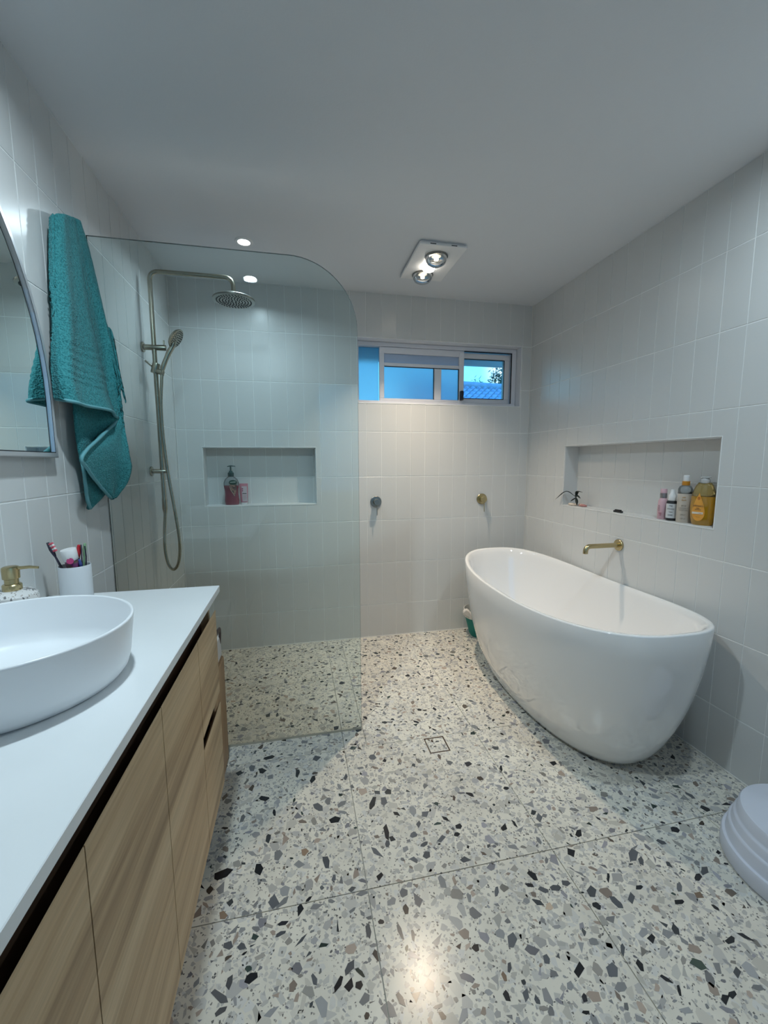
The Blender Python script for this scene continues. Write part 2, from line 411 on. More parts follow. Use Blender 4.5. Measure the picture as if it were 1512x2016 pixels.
# placement frames: (u, v, w) -> world
PB = Matrix(((1, 0, 0, 0), (0, 0, -1, 0), (0, 1, 0, 0), (0, 0, 0, 1)))
PRt = Matrix(((0, 0, -1, RW), (1, 0, 0, 0), (0, 1, 0, 0), (0, 0, 0, 1)))
PL = Matrix(((0, 0, 1, 0), (1, 0, 0, 0), (0, 1, 0, 0), (0, 0, 0, 1)))
lay(wall_back, cols_for(0, RW, 0.8732), rows, [NB, WB], PB, edge=0.002)
lay(wall_right, cols_for(RD, 0, -1.4667), rows, [NR], PRt, limit=lambda u: u > -2.2, edge=0.002)
lay(wall_left, cols_for(RD, 0, -1.372), rows, [], PL, limit=lambda u: u > -2.2)
# niche backs
lay(wall_back, cols_for(NB[0] + .002, NB[1] - .002, 0.8732 - TS / 2), [NB[2] + .002, Z7 + 0.9, NB[3] - .002], [], Matrix.Translation((0, NB[4], 0)) @ PB)
lay(wall_right, cols_for(NR[0] + .002, NR[1] - .002, -1.4667), [NR[2] + .002, Z7 + 0.9, NR[3] - .002], [], Matrix.Translation((NR[4], 0, 0)) @ PRt)
# niche linings (smooth sides) and their thin white edge trims
def trim_frame(name, h, place, lo, hi, wd, mt):
    u0, u1, v0, v1 = h[:4]
    def bx(a, b, c, d):
        g = gbox(a, b, c, d, lo, hi, 0.0006); return ([place @ v for v in g[0]], g[1])
    return join(bx(u0 - wd, u1 + wd, v1, v1 + wd), bx(u0 - wd, u1 + wd, v0 - wd, v0), bx(u0 - wd, u0, v0, v1), bx(u1, u1 + wd, v0, v1))
def lining(h, place, depth):
    u0, u1, v0, v1 = h[:4]; t = 0.004
    def bx(a, b, c, d):
        g = gbox(a, b, c, d, -depth, -0.0005); return ([place @ v for v in g[0]], g[1])
    return join(bx(u0, u1, v1 - t, v1), bx(u0, u1, v0, v0 + t), bx(u0, u0 + t, v0, v1), bx(u1 - t, u1, v0, v1))
part('niche_lining', lining(NB, PB, NB[4]), m_render, wall_back)
part('niche_lining', lining(NR, PRt, NR[4]), m_render, wall_right)
m_trim = mat('white_tile_trim', (0.85, 0.85, 0.84), 0.35)
part('niche_trim', trim_frame('t', NB, PB, -0.002, 0.0032, 0.003, m_trim), m_trim, wall_back)
part('niche_trim', trim_frame('t', NR, PRt, -0.002, 0.0032, 0.003, m_trim), m_trim, wall_right)
part('window_reveal_trim', trim_frame('t', WB, PB, -0.002, 0.0032, 0.003, m_trim), m_trim, wall_back)
part('window_reveal', lining(WB, PB, 0.06), mat('reveal_paint', (0.74, 0.76, 0.80), 0.4), wall_back)
# white silicone beads where the tiles meet the floor and the corners
m_bead = mat('silicone_bead', (0.8, 0.79, 0.76), 0.4)
b1 = struct(part('trim_1', join(gbox(0.003, RW - .003, -0.006, -0.0022, -0.001, 0.005, 0.001), gbox(RW - 0.006, RW - .0022, RD, -0.006, -0.001, 0.005, 0.001), gbox(0.0022, 0.006, RD, -0.006, -0.001, 0.005, 0.001)), m_bead))
b2 = struct(part('trim_2', join(gbox(RW - .006, RW - .0022, -0.006, -0.0022, 0.005, RH - .001, 0.001), gbox(0.0022, .006, -0.006, -0.0022, 0.005, RH - .001, 0.001)), m_bead))

# ------------------------------------------------------------------ terrazzo floor
fx = [0.003, 0.287, 0.885, 1.483, 2.081, RW - 0.003]; fy = [RD, -2.908, -2.31, -1.711, -1.112, -0.508, -0.003]
ftiles = []
for i in range(len(fx) - 1):
    for j in range(len(fy) - 1):
        if fy[j] > -1.2 and abs(fx[i] - 0.885) < 1e-6:
            ftiles.append((0.885, 0.983, fy[j], fy[j + 1])); ftiles.append((0.983, fx[i + 1], fy[j], fy[j + 1]))
        else: ftiles.append((fx[i], fx[i + 1], fy[j], fy[j + 1]))
DR = (1.2385, 1.3300, -1.2150, -1.1190)      # floor drain cut-out
KN7 = """105 865 100 45 -25 0;297 843 45 60 0 0;375 1010 60 80 0 1;425 1015 90 30 -40 2;515 1058 32 65 20 0;258 1417 80 48 -35 0;85 1520 105 50 35 1;95 1595 85 30 -40 1;205 1253 45 45 -40 1;133 1245 48 50 0 1;518 1222 100 16 -50 1;140 1440 28 85 15 1;590 1427 28 65 -15 1;720 1450 30 90 25 0;778 1365 38 95 25 1;775 1455 50 75 10 0;830 1457 40 50 0 0;878 1170 28 85 -5 1;655 800 35 70 -12 1;540 750 40 38 0 3;700 577 55 36 -15 0;325 465 55 24 8 0;378 540 18 34 -10 0;612 510 55 32 30 1;735 495 60 25 -35 2;313 317 50 28 -10 0;502 330 22 50 5 0;583 362 25 42 25 0;757 350 20 40 0 1;350 248 55 20 -15 0;605 252 45 30 -20 1;900 490 28 70 20 0;960 478 36 48 0 1;1115 530 36 48 -25 2;1180 547 45 32 -25 1;1028 546 42 20 35 0;1290 573 48 18 35 0;1357 612 36 32 0 0;1145 603 25 38 0 1;975 640 25 90 -10 0;1005 680 38 26 20 0;980 706 26 36 0 1;925 752 80 28 35 1;1120 658 40 30 -20 1;1268 678 48 34 -15 1;1175 708 48 20 -35 1;1118 790 46 28 0 1;1188 765 38 42 30 1;1394 788 60 34 -5 1;940 880 38 48 0 0;1065 965 42 50 20 1;1140 1000 45 85 -25 1;1078 1057 28 55 -10 0;1047 1170 22 90 -20 1;1115 1190 20 65 -10 1;1450 1260 42 42 20 0;1270 910 38 80 -20 2;1050 1535 35 90 -30 1;900 245 42 26 0 1;695 888 28 38 20 1;1195 1380 48 55 0 2;1205 1460 50 75 -20 2;1385 1620 40 90 20 2;1348 655 36 22 5 0;680 1010 40 20 0 2;180 810 45 42 0 4;1040 445 0 0 0 0;410 1185 60 22 -30 1;60 1040 0 0 0 0;105 1085 50 40 -10 3;1300 960 40 45 10 4;560 1490 70 60 20 4;630 1570 70 110 -25 2;1225 500 0 0 0 0"""
KN8 = """505 650 36 45 30 0;465 750 38 58 -30 0;262 875 70 32 35 0;575 960 48 62 -20 1;795 765 50 68 -10 1;838 797 26 55 -15 1;663 887 16 55 0 0;825 937 48 24 -5 0;785 993 38 60 -10 1;708 1018 90 30 42 1;600 1035 50 32 35 0;1040 937 28 48 -10 1;1140 882 38 40 0 0;1175 847 40 48 20 1;1145 980 50 36 30 3;1040 1015 55 28 0 0;1310 1218 55 40 -25 0;1393 1200 105 20 25 0;892 1212 42 55 -15 0;152 1220 56 75 0 1;510 1378 52 82 0 0;685 1380 58 80 -10 1;730 1465 62 58 0 2;832 1352 30 75 -30 0;1140 1345 100 42 30 5;1348 1388 42 62 -20 1;222 1512 36 75 5 1;125 1518 30 70 -25 0;285 1535 24 55 -25 1;1288 1530 52 62 -20 0;1322 1508 42 42 10 0;545 1602 40 22 5 0;970 1425 80 20 32 0;1040 1485 16 65 -15 0;740 1272 24 75 -5 1;380 940 60 32 5 1;318 950 60 26 25 1;438 915 50 32 15 1;70 960 22 52 5 1;1018 630 48 30 15 0;945 697 60 20 22 1;830 670 75 28 28 2;1250 750 28 24 0 0;120 410 32 16 0 0;370 277 38 26 10 0;92 308 16 38 0 0;295 565 34 50 -20 1;110 618 35 38 10 0;1100 450 60 18 30 1;335 1320 34 55 -20 1;137 1360 24 55 0 1;108 1410 24 60 -20 3;850 1175 44 52 20 2;1232 1340 0 0 0 0;640 1115 70 50 20 4;1150 1210 60 25 5 2;75 1115 45 80 0 4;350 1040 45 40 0 6;585 1225 55 35 20 2;460 1460 40 45 0 2;1025 1390 50 85 0 4;1075 1590 75 35 10 2"""
CT = [(0.018, 0.019, 0.022), (0.10, 0.105, 0.115), (0.26, 0.265, 0.27), (0.24, 0.17, 0.12), (0.42, 0.41, 0.38), (0.07, 0.10, 0.08), (0.48, 0.38, 0.29)]
known = []
for src, ox, oy in ((KN7, 400, 1400), (KN8, 952, 1400)):
    for rec in src.split(';'):
        a = [float(q) for q in rec.split()]
        if a[2] == 0: continue
        cu, cv = ox + a[0] / 2.7, oy + a[1] / 2.7; w_, h_, an, c_ = a[2] / 5.4, a[3] / 5.4, math.radians(a[4]), int(a[5])
        nv = random.choice((4, 5, 5, 6)); w_ *= 1.1; h_ *= 1.1; pts = []
        for k in range(nv):
            th = 2 * PI * (k + random.uniform(-0.28, 0.28)) / nv; rr = random.uniform(0.9, 1.12)
            px, py = w_ * math.cos(th) * rr, h_ * math.sin(th) * rr
            P = at(cu + px * math.cos(an) - py * math.sin(an), cv + px * math.sin(an) + py * math.cos(an), 2, 0)
            pts.append((P.x, P.y))
        C0 = at(cu, cv, 2, 0); base = CT[c_]; f = random.uniform(0.75, 1.35)
        known.append((C0.x, C0.y, max(math.hypot(p[0] - C0.x, p[1] - C0.y) for p in pts), pts, tuple(min(1, q * f) for q in base)))
def clip(poly, r):
    for ax, val, sg in ((0, r[0], 1), (0, r[1], -1), (1, r[2], 1), (1, r[3], -1)):
        out = []
        for i in range(len(poly)):
            p, q = poly[i - 1], poly[i]; dp, dq = sg * (p[ax] - val), sg * (q[ax] - val)
            if (dp >= 0) != (dq >= 0):
                t = dp / (dp - dq); out.append((p[0] + (q[0] - p[0]) * t, p[1] + (q[1] - p[1]) * t))
            if dq >= 0: out.append(q)
        poly = out
        if len(poly) < 3: return None
    return poly
grid = {}
def free(x, y, r, g=0.9):
    ci, cj = int(x / 0.04), int(y / 0.04)
    for i in range(ci - 1, ci + 2):
        for j in range(cj - 1, cj + 2):
            for (a, b, s) in grid.get((i, j), ()):
                if (a - x) ** 2 + (b - y) ** 2 < ((r + s) * g) ** 2: return False
    grid.setdefault((ci, cj), []).append((x, y, r)); return True
chips = []
for k_ in known:
    grid.setdefault((int(k_[0] / 0.04), int(k_[1] / 0.04)), []).append((k_[0], k_[1], k_[2] * 0.8)); chips.append((k_[0], k_[1], k_[3], k_[4], 0.00045))
rnd = random.Random(11)
def scatter(n, lo, hi, pick, z, asp, y0=-2.75, g=0.9, skip=None):
    for _ in range(n):
        x, y = rnd.uniform(0.0, RW), rnd.uniform(y0, 0.0)
        if skip and skip(x, y): continue
        L = lo + (hi - lo) * rnd.random() ** 2.0; a = 1 + (asp - 1) * rnd.random() ** 1.3; Wd = L / a
        if not free(x, y, (L + Wd) / 2 * 0.9, g): continue
        an = rnd.uniform(0, PI); nv = rnd.choice((3, 4, 4, 5, 5, 6)); pts = []
        for k in range(nv):
            th = 2 * PI * (k + rnd.uniform(-0.38, 0.38)) / nv; rr = rnd.uniform(0.82, 1.2)
            px, py = L * math.cos(th) * rr, Wd * math.sin(th) * rr
            pts.append((x + px * math.cos(an) - py * math.sin(an), y + px * math.sin(an) + py * math.cos(an)))
        chips.append((x, y, pts, pick(), z))
def cdark():
    f = rnd.uniform(0.6, 1.6); return rnd.choice(((0.022 * f, 0.022 * f, 0.026 * f), (0.05 * f, 0.055 * f, 0.06 * f), (0.09 * f, 0.095 * f, 0.10 * f), (0.035 * f, 0.05 * f, 0.045 * f), (0.10 * f, 0.08 * f, 0.065 * f)))
def cmid():
    f = rnd.uniform(0.5, 1.25); return rnd.choice(((0.27 * f, 0.275 * f, 0.28 * f), (0.34 * f, 0.34 * f, 0.345 * f), (0.36 * f, 0.34 * f, 0.31 * f), (0.30 * f, 0.295 * f, 0.32 * f), (0.38 * f, 0.31 * f, 0.26 * f)))
def clight():
    f = rnd.uniform(0.82, 1.12); return rnd.choice(((0.50 * f, 0.485 * f, 0.455 * f), (0.54 * f, 0.52 * f, 0.47 * f), (0.44 * f, 0.43 * f, 0.415 * f), (0.58 * f, 0.55 * f, 0.49 * f)))
near = lambda x, y: x > 0.36 and y < -1.13
scatter(2000, 0.0065, 0.019, cdark, 0.0004, 2.8, skip=lambda x, y: near(x, y) and rnd.random() < 0.66)
scatter(6500, 0.0055, 0.020, cmid, 0.0003, 2.6, g=0.82)
scatter(14000, 0.005, 0.024, clight, 0.0002, 2.2, g=0.7)
scatter(9000, 0.0012, 0.0034, lambda: (cdark() if rnd.random() < 0.25 else cmid()), 0.0003, 2.5, g=0.8)
per = {k: [] for k in range(len(ftiles))}
for c_ in chips:
    for k, (x0, x1, y0, y1) in enumerate(ftiles):
        if x0 - 0.03 < c_[0] < x1 + 0.03 and y0 - 0.03 < c_[1] < y1 + 0.03:
            pl = clip(c_[2], (x0 + 0.0016, x1 - 0.0016, y0 + 0.0016, y1 - 0.0016))
            if pl:
                cx_ = sum(p[0] for p in pl) / len(pl); cy_ = sum(p[1] for p in pl) / len(pl)
                if DR[0] - 0.02 < cx_ < DR[1] + 0.02 and DR[2] - 0.02 < cy_ < DR[3] + 0.02: continue
                per[k].append((pl, c_[3], c_[4]))
def chip_mesh(name, lst, parent):
    V, Fc, Cc = [], [], []
    for pl, c_, z in lst:
        o = len(V); V += [(p[0], p[1], z) for p in pl]; Fc.append(list(range(o, o + len(pl)))); Cc += [c_] * len(pl)
    ob = part(name, (V, Fc), m_chip, parent, kind='stuff'); at_ = ob.data.color_attributes.new('chip', 'FLOAT_COLOR', 'CORNER')
    for i, lp in enumerate(ob.data.loops): at_.data[i].color = (*Cc[lp.vertex_index], 1)
    # keep every chip facing up
    bmx = bmesh.new(); bmx.from_mesh(ob.data)
    for f in bmx.faces:
        if f.normal.z < 0: f.normal_flip()
    bmx.to_mesh(ob.data); bmx.free()
    return ob
for k, (x0, x1, y0, y1) in enumerate(ftiles):
    j = 0.0012
    if x0 < 1.28 < x1 and y0 < -1.16 < y1:      # this tile is cut round the drain
        g = join(gbox(x0 + j, DR[0], y0 + j, y1 - j, -0.004, 0), gbox(DR[1], x1 - j, y0 + j, y1 - j, -0.004, 0), gbox(DR[0], DR[1], y0 + j, DR[2], -0.004, 0), gbox(DR[0], DR[1], DR[3], y1 - j, -0.004, 0)) if y1 - j > DR[3] else gbox(x0 + j, x1 - j, y0 + j, y1 - j, -0.004, 0)
    else: g = gbox(x0 + j, x1 - j, y0 + j, y1 - j, -0.006, 0.0, 0.0006)
    t = part('floor_tile', g, m_terr, floor)
    if per[k]: chip_mesh('terrazzo_chips', per[k], t)

fd = thing('floor_drain', 'square tile-in floor drain with a thin dark rim set in the terrazzo', 'drain', ((DR[0] + DR[1]) / 2, (DR[2] + DR[3]) / 2, 0))
part('drain_frame', join(gbox(DR[0], DR[1], DR[2], DR[2] + .003, -.004, .0012), gbox(DR[0], DR[1], DR[3] - .003, DR[3], -.004, .0012), gbox(DR[0], DR[0] + .003, DR[2], DR[3], -.004, .0012), gbox(DR[1] - .003, DR[1], DR[2], DR[3], -.004, .0012)), m_dark, fd)
di = part('terrazzo_insert', gbox(DR[0] + .006, DR[1] - .006, DR[2] + .006, DR[3] - .006, -.004, .0006), m_terr, fd)
lst = []
rnd2 = random.Random(5)
for _ in range(26):
    x, y = rnd2.uniform(DR[0] + .01, DR[1] - .01), rnd2.uniform(DR[2] + .01, DR[3] - .01); L = rnd2.uniform(.003, .011); an = rnd2.uniform(0, PI)
    pts = [(x + L * math.cos(t) * math.cos(an) - L * .5 * math.sin(t) * math.sin(an), y + L * math.cos(t) * math.sin(an) + L * .5 * math.sin(t) * math.cos(an)) for t in (0, 1.1, 2.4, 3.5, 5)]
    pl = clip(pts, (DR[0] + .007, DR[1] - .007, DR[2] + .007, DR[3] - .007))
    if pl: lst.append((pl, rnd2.choice(CT[1:5]), 0.001))
chip_mesh('insert_chips', lst, di)

# ------------------------------------------------------------------ lamps
def area(name, loc, size, power, col, spread=180, parent=None):
    l = bpy.data.lights.new(name, 'AREA'); l.shape = 'DISK'; l.size = size; l.energy = power; l.color = col; l.spread = math.radians(spread)
    o = bpy.data.objects.new(name, l); COL.objects.link(o)
    o.location = Vector(loc) - (BASE[parent.name] if parent else Vector((0, 0, 0)))
    if parent: o.parent = parent
    return o
m_led = emit('led_diffuser', (0.93, 0.98, 1.0), 6.0)
def downlight(x, y, label, power=DOWN_POWER, spread=150):
    t = thing('downlight', label, 'downlight', (x, y, RH), 'ceiling downlights')
    part('bezel', lathe([(0.030, -0.001), (0.030, -0.0045), (0.040, -0.0045), (0.0445, -0.001), (0.0445, 0.0)], 32, (x, y, RH), cap0=False, cap1=False), m_white, t, smooth=True)
    part('diffuser', lathe([(0.001, -0.003), (0.036, -0.003)], 32, (x, y, RH), cap0=False, cap1=False), m_led, t)
    area('beam', (x, y, RH - 0.008), 0.07, power, DOWN_COL, spread, t)
downlight(0.492, -0.482, 'round white downlight in the ceiling just above the top edge of the shower glass')
downlight(1.93, -1.906, 'round white downlight near the right wall, above the white step stool', BACK_POWER, 172)
downlight(0.479, -1.906, 'round white downlight over the vanity basin', BACK_POWER * 2.0, 165)

ht = thing('bathroom_heater', 'square white ceiling heater with two clear heat lamps and a glowing lamp between', 'heater', (1.458, -0.48, RH))
px0, px1, py0, py1 = 1.335, 1.585, -0.682, -0.290
part('fascia', join(gbox(px0, px1, py0, py1, RH - 0.022, RH - 0.010, 0.003, 2), gbox(px0 + .012, px1 - .012, py0 + .012, py1 - .012, RH - 0.010, RH)), m_white, ht)
for i in range(2):
    x = px0 + 0.055 + i * 0.11
    part('vent_slot', gbox(x, x + 0.03, py0 - 0.0005, py0 + .01, RH - 0.0185, RH - 0.0145), m_seal, ht)
m_bulb = glassy('clear_bulb_glass', (0.92, 0.92, 0.9))
m_refl = mat('lamp_reflector', (0.75, 0.74, 0.72), 0.15, 1.0)
m_glint = emit('bulb_glint_glow', (1.0, 0.86, 0.62), 9.0)  # emission painted in for the warm glints inside the heat lamps
for (x, y) in ((1.458, -0.572), (1.450, -0.358)):
    part('lamp_socket', lathe([(0.060, 0.0), (0.061, -0.003), (0.056, -0.004), (0.056, 0.012)], 32, (x, y, RH - 0.022), cap0=False, cap1=False), m_steel, ht, smooth=True)
    b = part('heat_lamp', lathe([(0.052, 0.010), (0.056, -0.006), (0.054, -0.022), (0.044, -0.037), (0.026, -0.046), (0.002, -0.049)], 32, (x, y, RH - 0.022), cap0=False), m_bulb, ht, smooth='full')
    part('lamp_reflector', lathe([(0.048, -0.006), (0.034, -0.001), (0.016, 0.001), (0.002, 0.0012)], 32, (x, y, RH - 0.022), cap0=False), m_refl, b, smooth='full')
    part('bulb_glint', lathe([(0.002, 0), (0.011, -0.006), (0.011, -0.014), (0.002, -0.018)], 16, (x, y, RH - 0.026)), m_glint, b, smooth=True)
lx, ly = 1.453, -0.462
part('centre_lamp', lathe([(0.034, 0.0), (0.034, -0.012), (0.028, -0.022), (0.014, -0.027), (0.001, -0.028)], 24, (lx, ly, RH - 0.022)), emit('centre_lamp_glow', (1.0, 0.93, 0.82), 14.0), ht, smooth='full', label='glowing warm white lamp')
area('beam', (lx, ly, RH - 0.056), 0.06, LED_POWER, LED_COL, 98, ht)

# ------------------------------------------------------------------ window in the back wall
win = struct(part('window_1', join(gbox(1.124, 2.288, 0.062, 0.125, 2.005, 2.032, .002), gbox(1.124, 2.288, 0.062, 0.125, 1.626, 1.648, .002),
      gbox(1.124, 1.138, 0.062, 0.125, 1.648, 2.005), gbox(2.252, 2.288, 0.062, 0.125, 1.648, 2.005, .002)), m_alu))
part('seal', join(gbox(1.888, 2.252, 0.060, 0.066, 1.996, 2.002), gbox(2.246, 2.252, 0.060, 0.066, 1.65, 1.998)), m_seal, win)
part('sliding_sash', join(gbox(1.282, 1.888, 0.068, 0.095, 1.962, 2.003, .002), gbox(1.282, 1.888, 0.068, 0.095, 1.648, 1.666, .002),
     gbox(1.282, 1.314, 0.068, 0.095, 1.666, 1.962, .002), gbox(1.852, 1.888, 0.064, 0.095, 1.648, 1.99, .002), gbox(1.314, 1.852, 0.07, 0.093, 1.878, 1.902, .002),
     gbox(1.668, 1.722, 0.068, 0.095, 1.666, 1.878, .002)), m_alu, win)
part('sash_seal', join(gbox(1.664, 1.669, 0.066, 0.07, 1.666, 1.878), gbox(1.846, 1.852, 0.066, 0.07, 1.666, 1.878), gbox(1.316, 1.85, 0.068, 0.071, 1.873, 1.878)), m_seal, win)
part('end_sash', join(gbox(1.888, 2.246, 0.08, 0.115, 1.955, 1.994, .002), gbox(1.888, 2.246, 0.08, 0.115, 1.650, 1.680, .002),
     gbox(2.203, 2.246, 0.08, 0.115, 1.68, 1.955, .002), gbox(1.888, 1.894, 0.08, 0.115, 1.68, 1.955)), m_alu, win)
part('end_sash_seal', join(gbox(1.894, 2.203, 0.078, 0.084, 1.951, 1.955), gbox(2.200, 2.204, 0.078, 0.084, 1.68, 1.955), gbox(1.894, 2.203, 0.078, 0.084, 1.680, 1.684)), m_seal, win)
m_frost = frosted('frosted_glass', (0.85, 0.93, 1.0))
m_frost2 = frosted('ribbed_frosted_glass', (0.72, 0.76, 0.86), 0.55)
part('pane', gbox(1.138, 1.283, 0.108, 0.112, 1.648, 2.005), m_frost, win, label='tall narrow frosted pane')
part('pane', gbox(1.314, 1.668, 0.080, 0.084, 1.666, 1.878), m_frost, win, label='wide frosted pane')
part('pane', gbox(1.722, 1.852, 0.080, 0.084, 1.666, 1.878), m_frost, win, label='small frosted pane')
part('pane', gbox(1.314, 1.852, 0.080, 0.084, 1.902, 1.962), m_frost2, win, label='pale top pane')
part('pane', gbox(1.894, 2.203, 0.096, 0.099, 1.68, 1.955), glassy('window_glass', (0.97, 0.98, 0.99)), win, label='clear pane')
part('latch', join(gbox(1.858, 1.880, 0.040, 0.066, 1.662, 1.728, .004, 2), gbox(1.862, 1.876, 0.03, 0.045, 1.69, 1.72, .003, 2)), m_black, win)
# unseen window behind the camera, added for cool sky fill; one frosted sheet
w2 = struct(part('fill_window', join(gbox(.9, 2.1, RD - .1, RD - .04, 2.01, 2.05), gbox(.9, 2.1, RD - .1, RD - .04, .9, .94), gbox(.9, .94, RD - .1, RD - .04, .94, 2.01), gbox(2.06, 2.1, RD - .1, RD - .04, .94, 2.01)), m_alu))
part('pane', gbox(.94, 2.06, RD - .072, RD - .068, .94, 2.01), m_frost, w2)

# ------------------------------------------------------------------ outside: eave, neighbour's tiled roof, tree
eave = tag(part('roof_eave', join(gbox(-1, 5, 0.14, 0.62, 2.30, 2.33), gbox(-1, 5, 0.59, 0.63, 2.034, 2.33, 0.004)), mat('eave_paint', (0.55, 0.6, 0.68), 0.6)), 'painted roof eave just outside the window', 'eave')
eave.location = (0, 0, 0)
nh = thing('neighbour_roof', 'neighbouring tiled roof with wavy courses seen through the clear window pane', 'roof', (4.2, 9.0, 2.0))
m_rt = mat('roof_tile_glaze', (0.36, 0.42, 0.50), 0.35, var=(8, (0.28, 0.34, 0.42, 1)))
RT = 0.34
def roof_tile():
    V, Fc = [], []
    n = 12
    for side in (0, 1):
        for lift in (0.0, 0.045):
            for i in range(n + 1):
                u = i / n * RT * 1.02; w = 0.036 * math.sin(4 * PI * i / n)
                V.append((u, side * 0.36, w + lift + (0.0 if side else 0.03)))
    def q(a, b): return a * (n + 1) + b
    for i in range(n):
        Fc += [[q(0, i), q(0, i + 1), q(1, i + 1), q(1, i)], [q(1, i), q(1, i + 1), q(3, i + 1), q(3, i)], [q(0, i), q(2, i), q(2, i + 1), q(0, i + 1)]]
    me = bpy.data.meshes.new('roof_tile'); me.from_pydata(V, [], Fc); me.materials.append(m_rt); me.update()
    return me
rtm = roof_tile(); slope = math.radians(24)
RO = Vector((3.6, 7.2, 2.60))     # eave line start
Ry = Matrix.Rotation(math.radians(-6), 3, 'Z'); Rx = Matrix.Rotation(slope, 3, 'X'); RR = Ry @ Rx
for c_ in range(22):
    for r_ in range(8 - int(c_ * .30)):
        P = RO + RR @ Vector((c_ * RT, r_ * 0.29, 0))
        o = bpy.data.objects.new('roof_tile', rtm); COL.objects.link(o); o.parent = nh; o.location = P - Vector(nh.location); o.rotation_euler = RR.to_euler()
ridge0 = RO + RR @ Vector((-0.1, 8 * 0.29, 0.05)); ridge1 = RO + RR @ Vector((22 * RT, 1.8 * 0.29, 0.05))
part('ridge_cap', tube([ridge0, ridge1], 0.12, 10), m_rt, nh, smooth=True)
part('roof_body', loft([[RO + RR @ Vector((0, 0, -.06)), RO + RR @ Vector((22 * RT, 0, -.06)), RO + RR @ Vector((22 * RT, 1.8 * .29, -.06)), RO + RR @ Vector((0, 8 * .29, -.06))],
     [RO + RR @ Vector((0, 0, -.06)) - Vector((0, 0, 2.4)), RO + RR @ Vector((22 * RT, 0, -.06)) - Vector((0, 0, 2.4)), RO + RR @ Vector((22 * RT, 1.8 * .29, -.06)) - Vector((0, 0, 3.4)), RO + RR @ Vector((0, 8 * .29, -.06)) - Vector((0, 0, 3.4))]]), mat('house_render', (0.4, 0.42, 0.45), 0.8), nh)
ground = struct(part('ground', gbox(-30, 40, 0.3, 60, -0.9, -0.8), mat('ground_outside', (0.12, 0.15, 0.10), 0.9)))
m_leaf = mat('leaf_green', (0.05, 0.13, 0.07), 0.6)
def tree(x, y, z0, h, r, n, label):
    t = thing('tree', label, 'tree', (x, y, z0))
    part('trunk', tube([(x, y, z0), (x + .05, y, z0 + h * .5), (x, y, z0 + h * .95)], [.12, .08, .02], 6), mat('bark', (0.1, 0.07, 0.05), 0.9), t)
    V, Fc = [], []; rr = random.Random(int(x * 100))
    for _ in range(n):
        a = rr.uniform(0, 2 * PI); k = rr.random() ** .6; hh = rr.random()
        p = Vector((x + r * k * math.cos(a) * (1 - .5 * hh), y + r * k * math.sin(a) * (1 - .5 * hh), z0 + h * (.45 + .6 * hh) + rr.uniform(-.1, .1)))
        d = Vector((rr.gauss(0, 1), rr.gauss(0, 1), rr.gauss(.5, 1))).normalized(); s = d.orthogonal().normalized(); L = rr.uniform(.09, .2)
        o = len(V); V += [p, p + d * L * .5 + s * L * .18, p + d * L, p + d * L * .5 - s * L * .18]; Fc.append([o, o + 1, o + 2, o + 3])
    part('foliage', (V, Fc), m_leaf, t, kind='stuff')
tree(8.45, 12.3, -0.8, 5.25, 0.75, 2600, 'leafy green tree rising above the neighbouring roof at the right of the pane')
tree(8.45, 14.6, -0.8, 5.35, 0.45, 700, 'small tuft of tree top just showing over the roof ridge')

# ------------------------------------------------------------------ shower screen
GY = -0.987
def glass_outline(x1, zt, r):
    p = [(0.003, 0.004), (x1 - 0.002, 0.004), (x1, 0.006)]
    for k in range(19):
        a = PI / 2 * k / 18; p.append((x1 - r + r * math.cos(a), zt - r + r * math.sin(a)))
    p.append((0.003, zt)); return p
go = glass_outline(0.978, 2.041, 0.27)
ss = thing('shower_screen', 'frameless clear glass shower screen with one rounded top corner', 'shower screen', (0.49, GY, 0))
m_glass = glassy('shower_glass', (0.90, 0.96, 0.965), rough=0.0)
m_gedge = mat('glass_edge', (0.03, 0.07, 0.065), 0.15, spec=0.8)
n_ = len(go); V_ = [(x, GY - .004, z) for x, z in go] + [(x, GY + .004, z) for x, z in go]
gp = part('glass_panel', (V_, [list(range(n_)), list(range(n_, 2 * n_))[::-1]]), m_glass, ss)
part('polished_edge', (V_, [[i, i + n_, (i + 1) % n_ + n_, (i + 1) % n_] for i in range(n_)]), m_gedge, ss, label='dark green polished edge of the glass')
part('floor_seal', gbox(0.003, 0.978, GY - .0065, GY - .004, 0.0, 0.009), mat('clear_seal', (0.45, 0.43, 0.35), 0.3), ss)

# ------------------------------------------------------------------ rain shower on the left wall
SY = -0.49
sh = thing('shower_set', 'brushed nickel rain shower on a rail with hand shower and hose', 'shower', (0.0, SY, 1.5))
px = 0.055
part('riser_pole', tube(fillet([(px, SY, 0.99), (px, SY, 2.138), (0.434, SY, 2.138), (0.434, SY, 2.052)], 0.045, 8), 0.0105, 14), m_brass, sh, smooth=True)
part('rain_head', join(lathe([(0.010, 0.026), (0.014, 0.012), (0.030, 0.008), (0.096, 0.004), (0.101, 0.0), (0.101, -0.007), (0.097, -0.009), (0.0, -0.009)], 48, (0.434, SY, 2.036))), m_steel, sh, smooth=True, label='round rain shower head')
nz = []
for ring, cnt in ((0.012, 6), (0.026, 12), (0.040, 18), (0.054, 24), (0.068, 30), (0.082, 36)):
    for k in range(cnt):
        a = 2 * PI * k / cnt + ring * 9
        nz.append(lathe([(0.0036, 0), (0.0028, -0.0028)], 5, (0.434 + ring * math.cos(a), SY + ring * math.sin(a), 2.027), cap0=False))
part('nozzles', join(*nz), m_black, sh, kind='stuff')
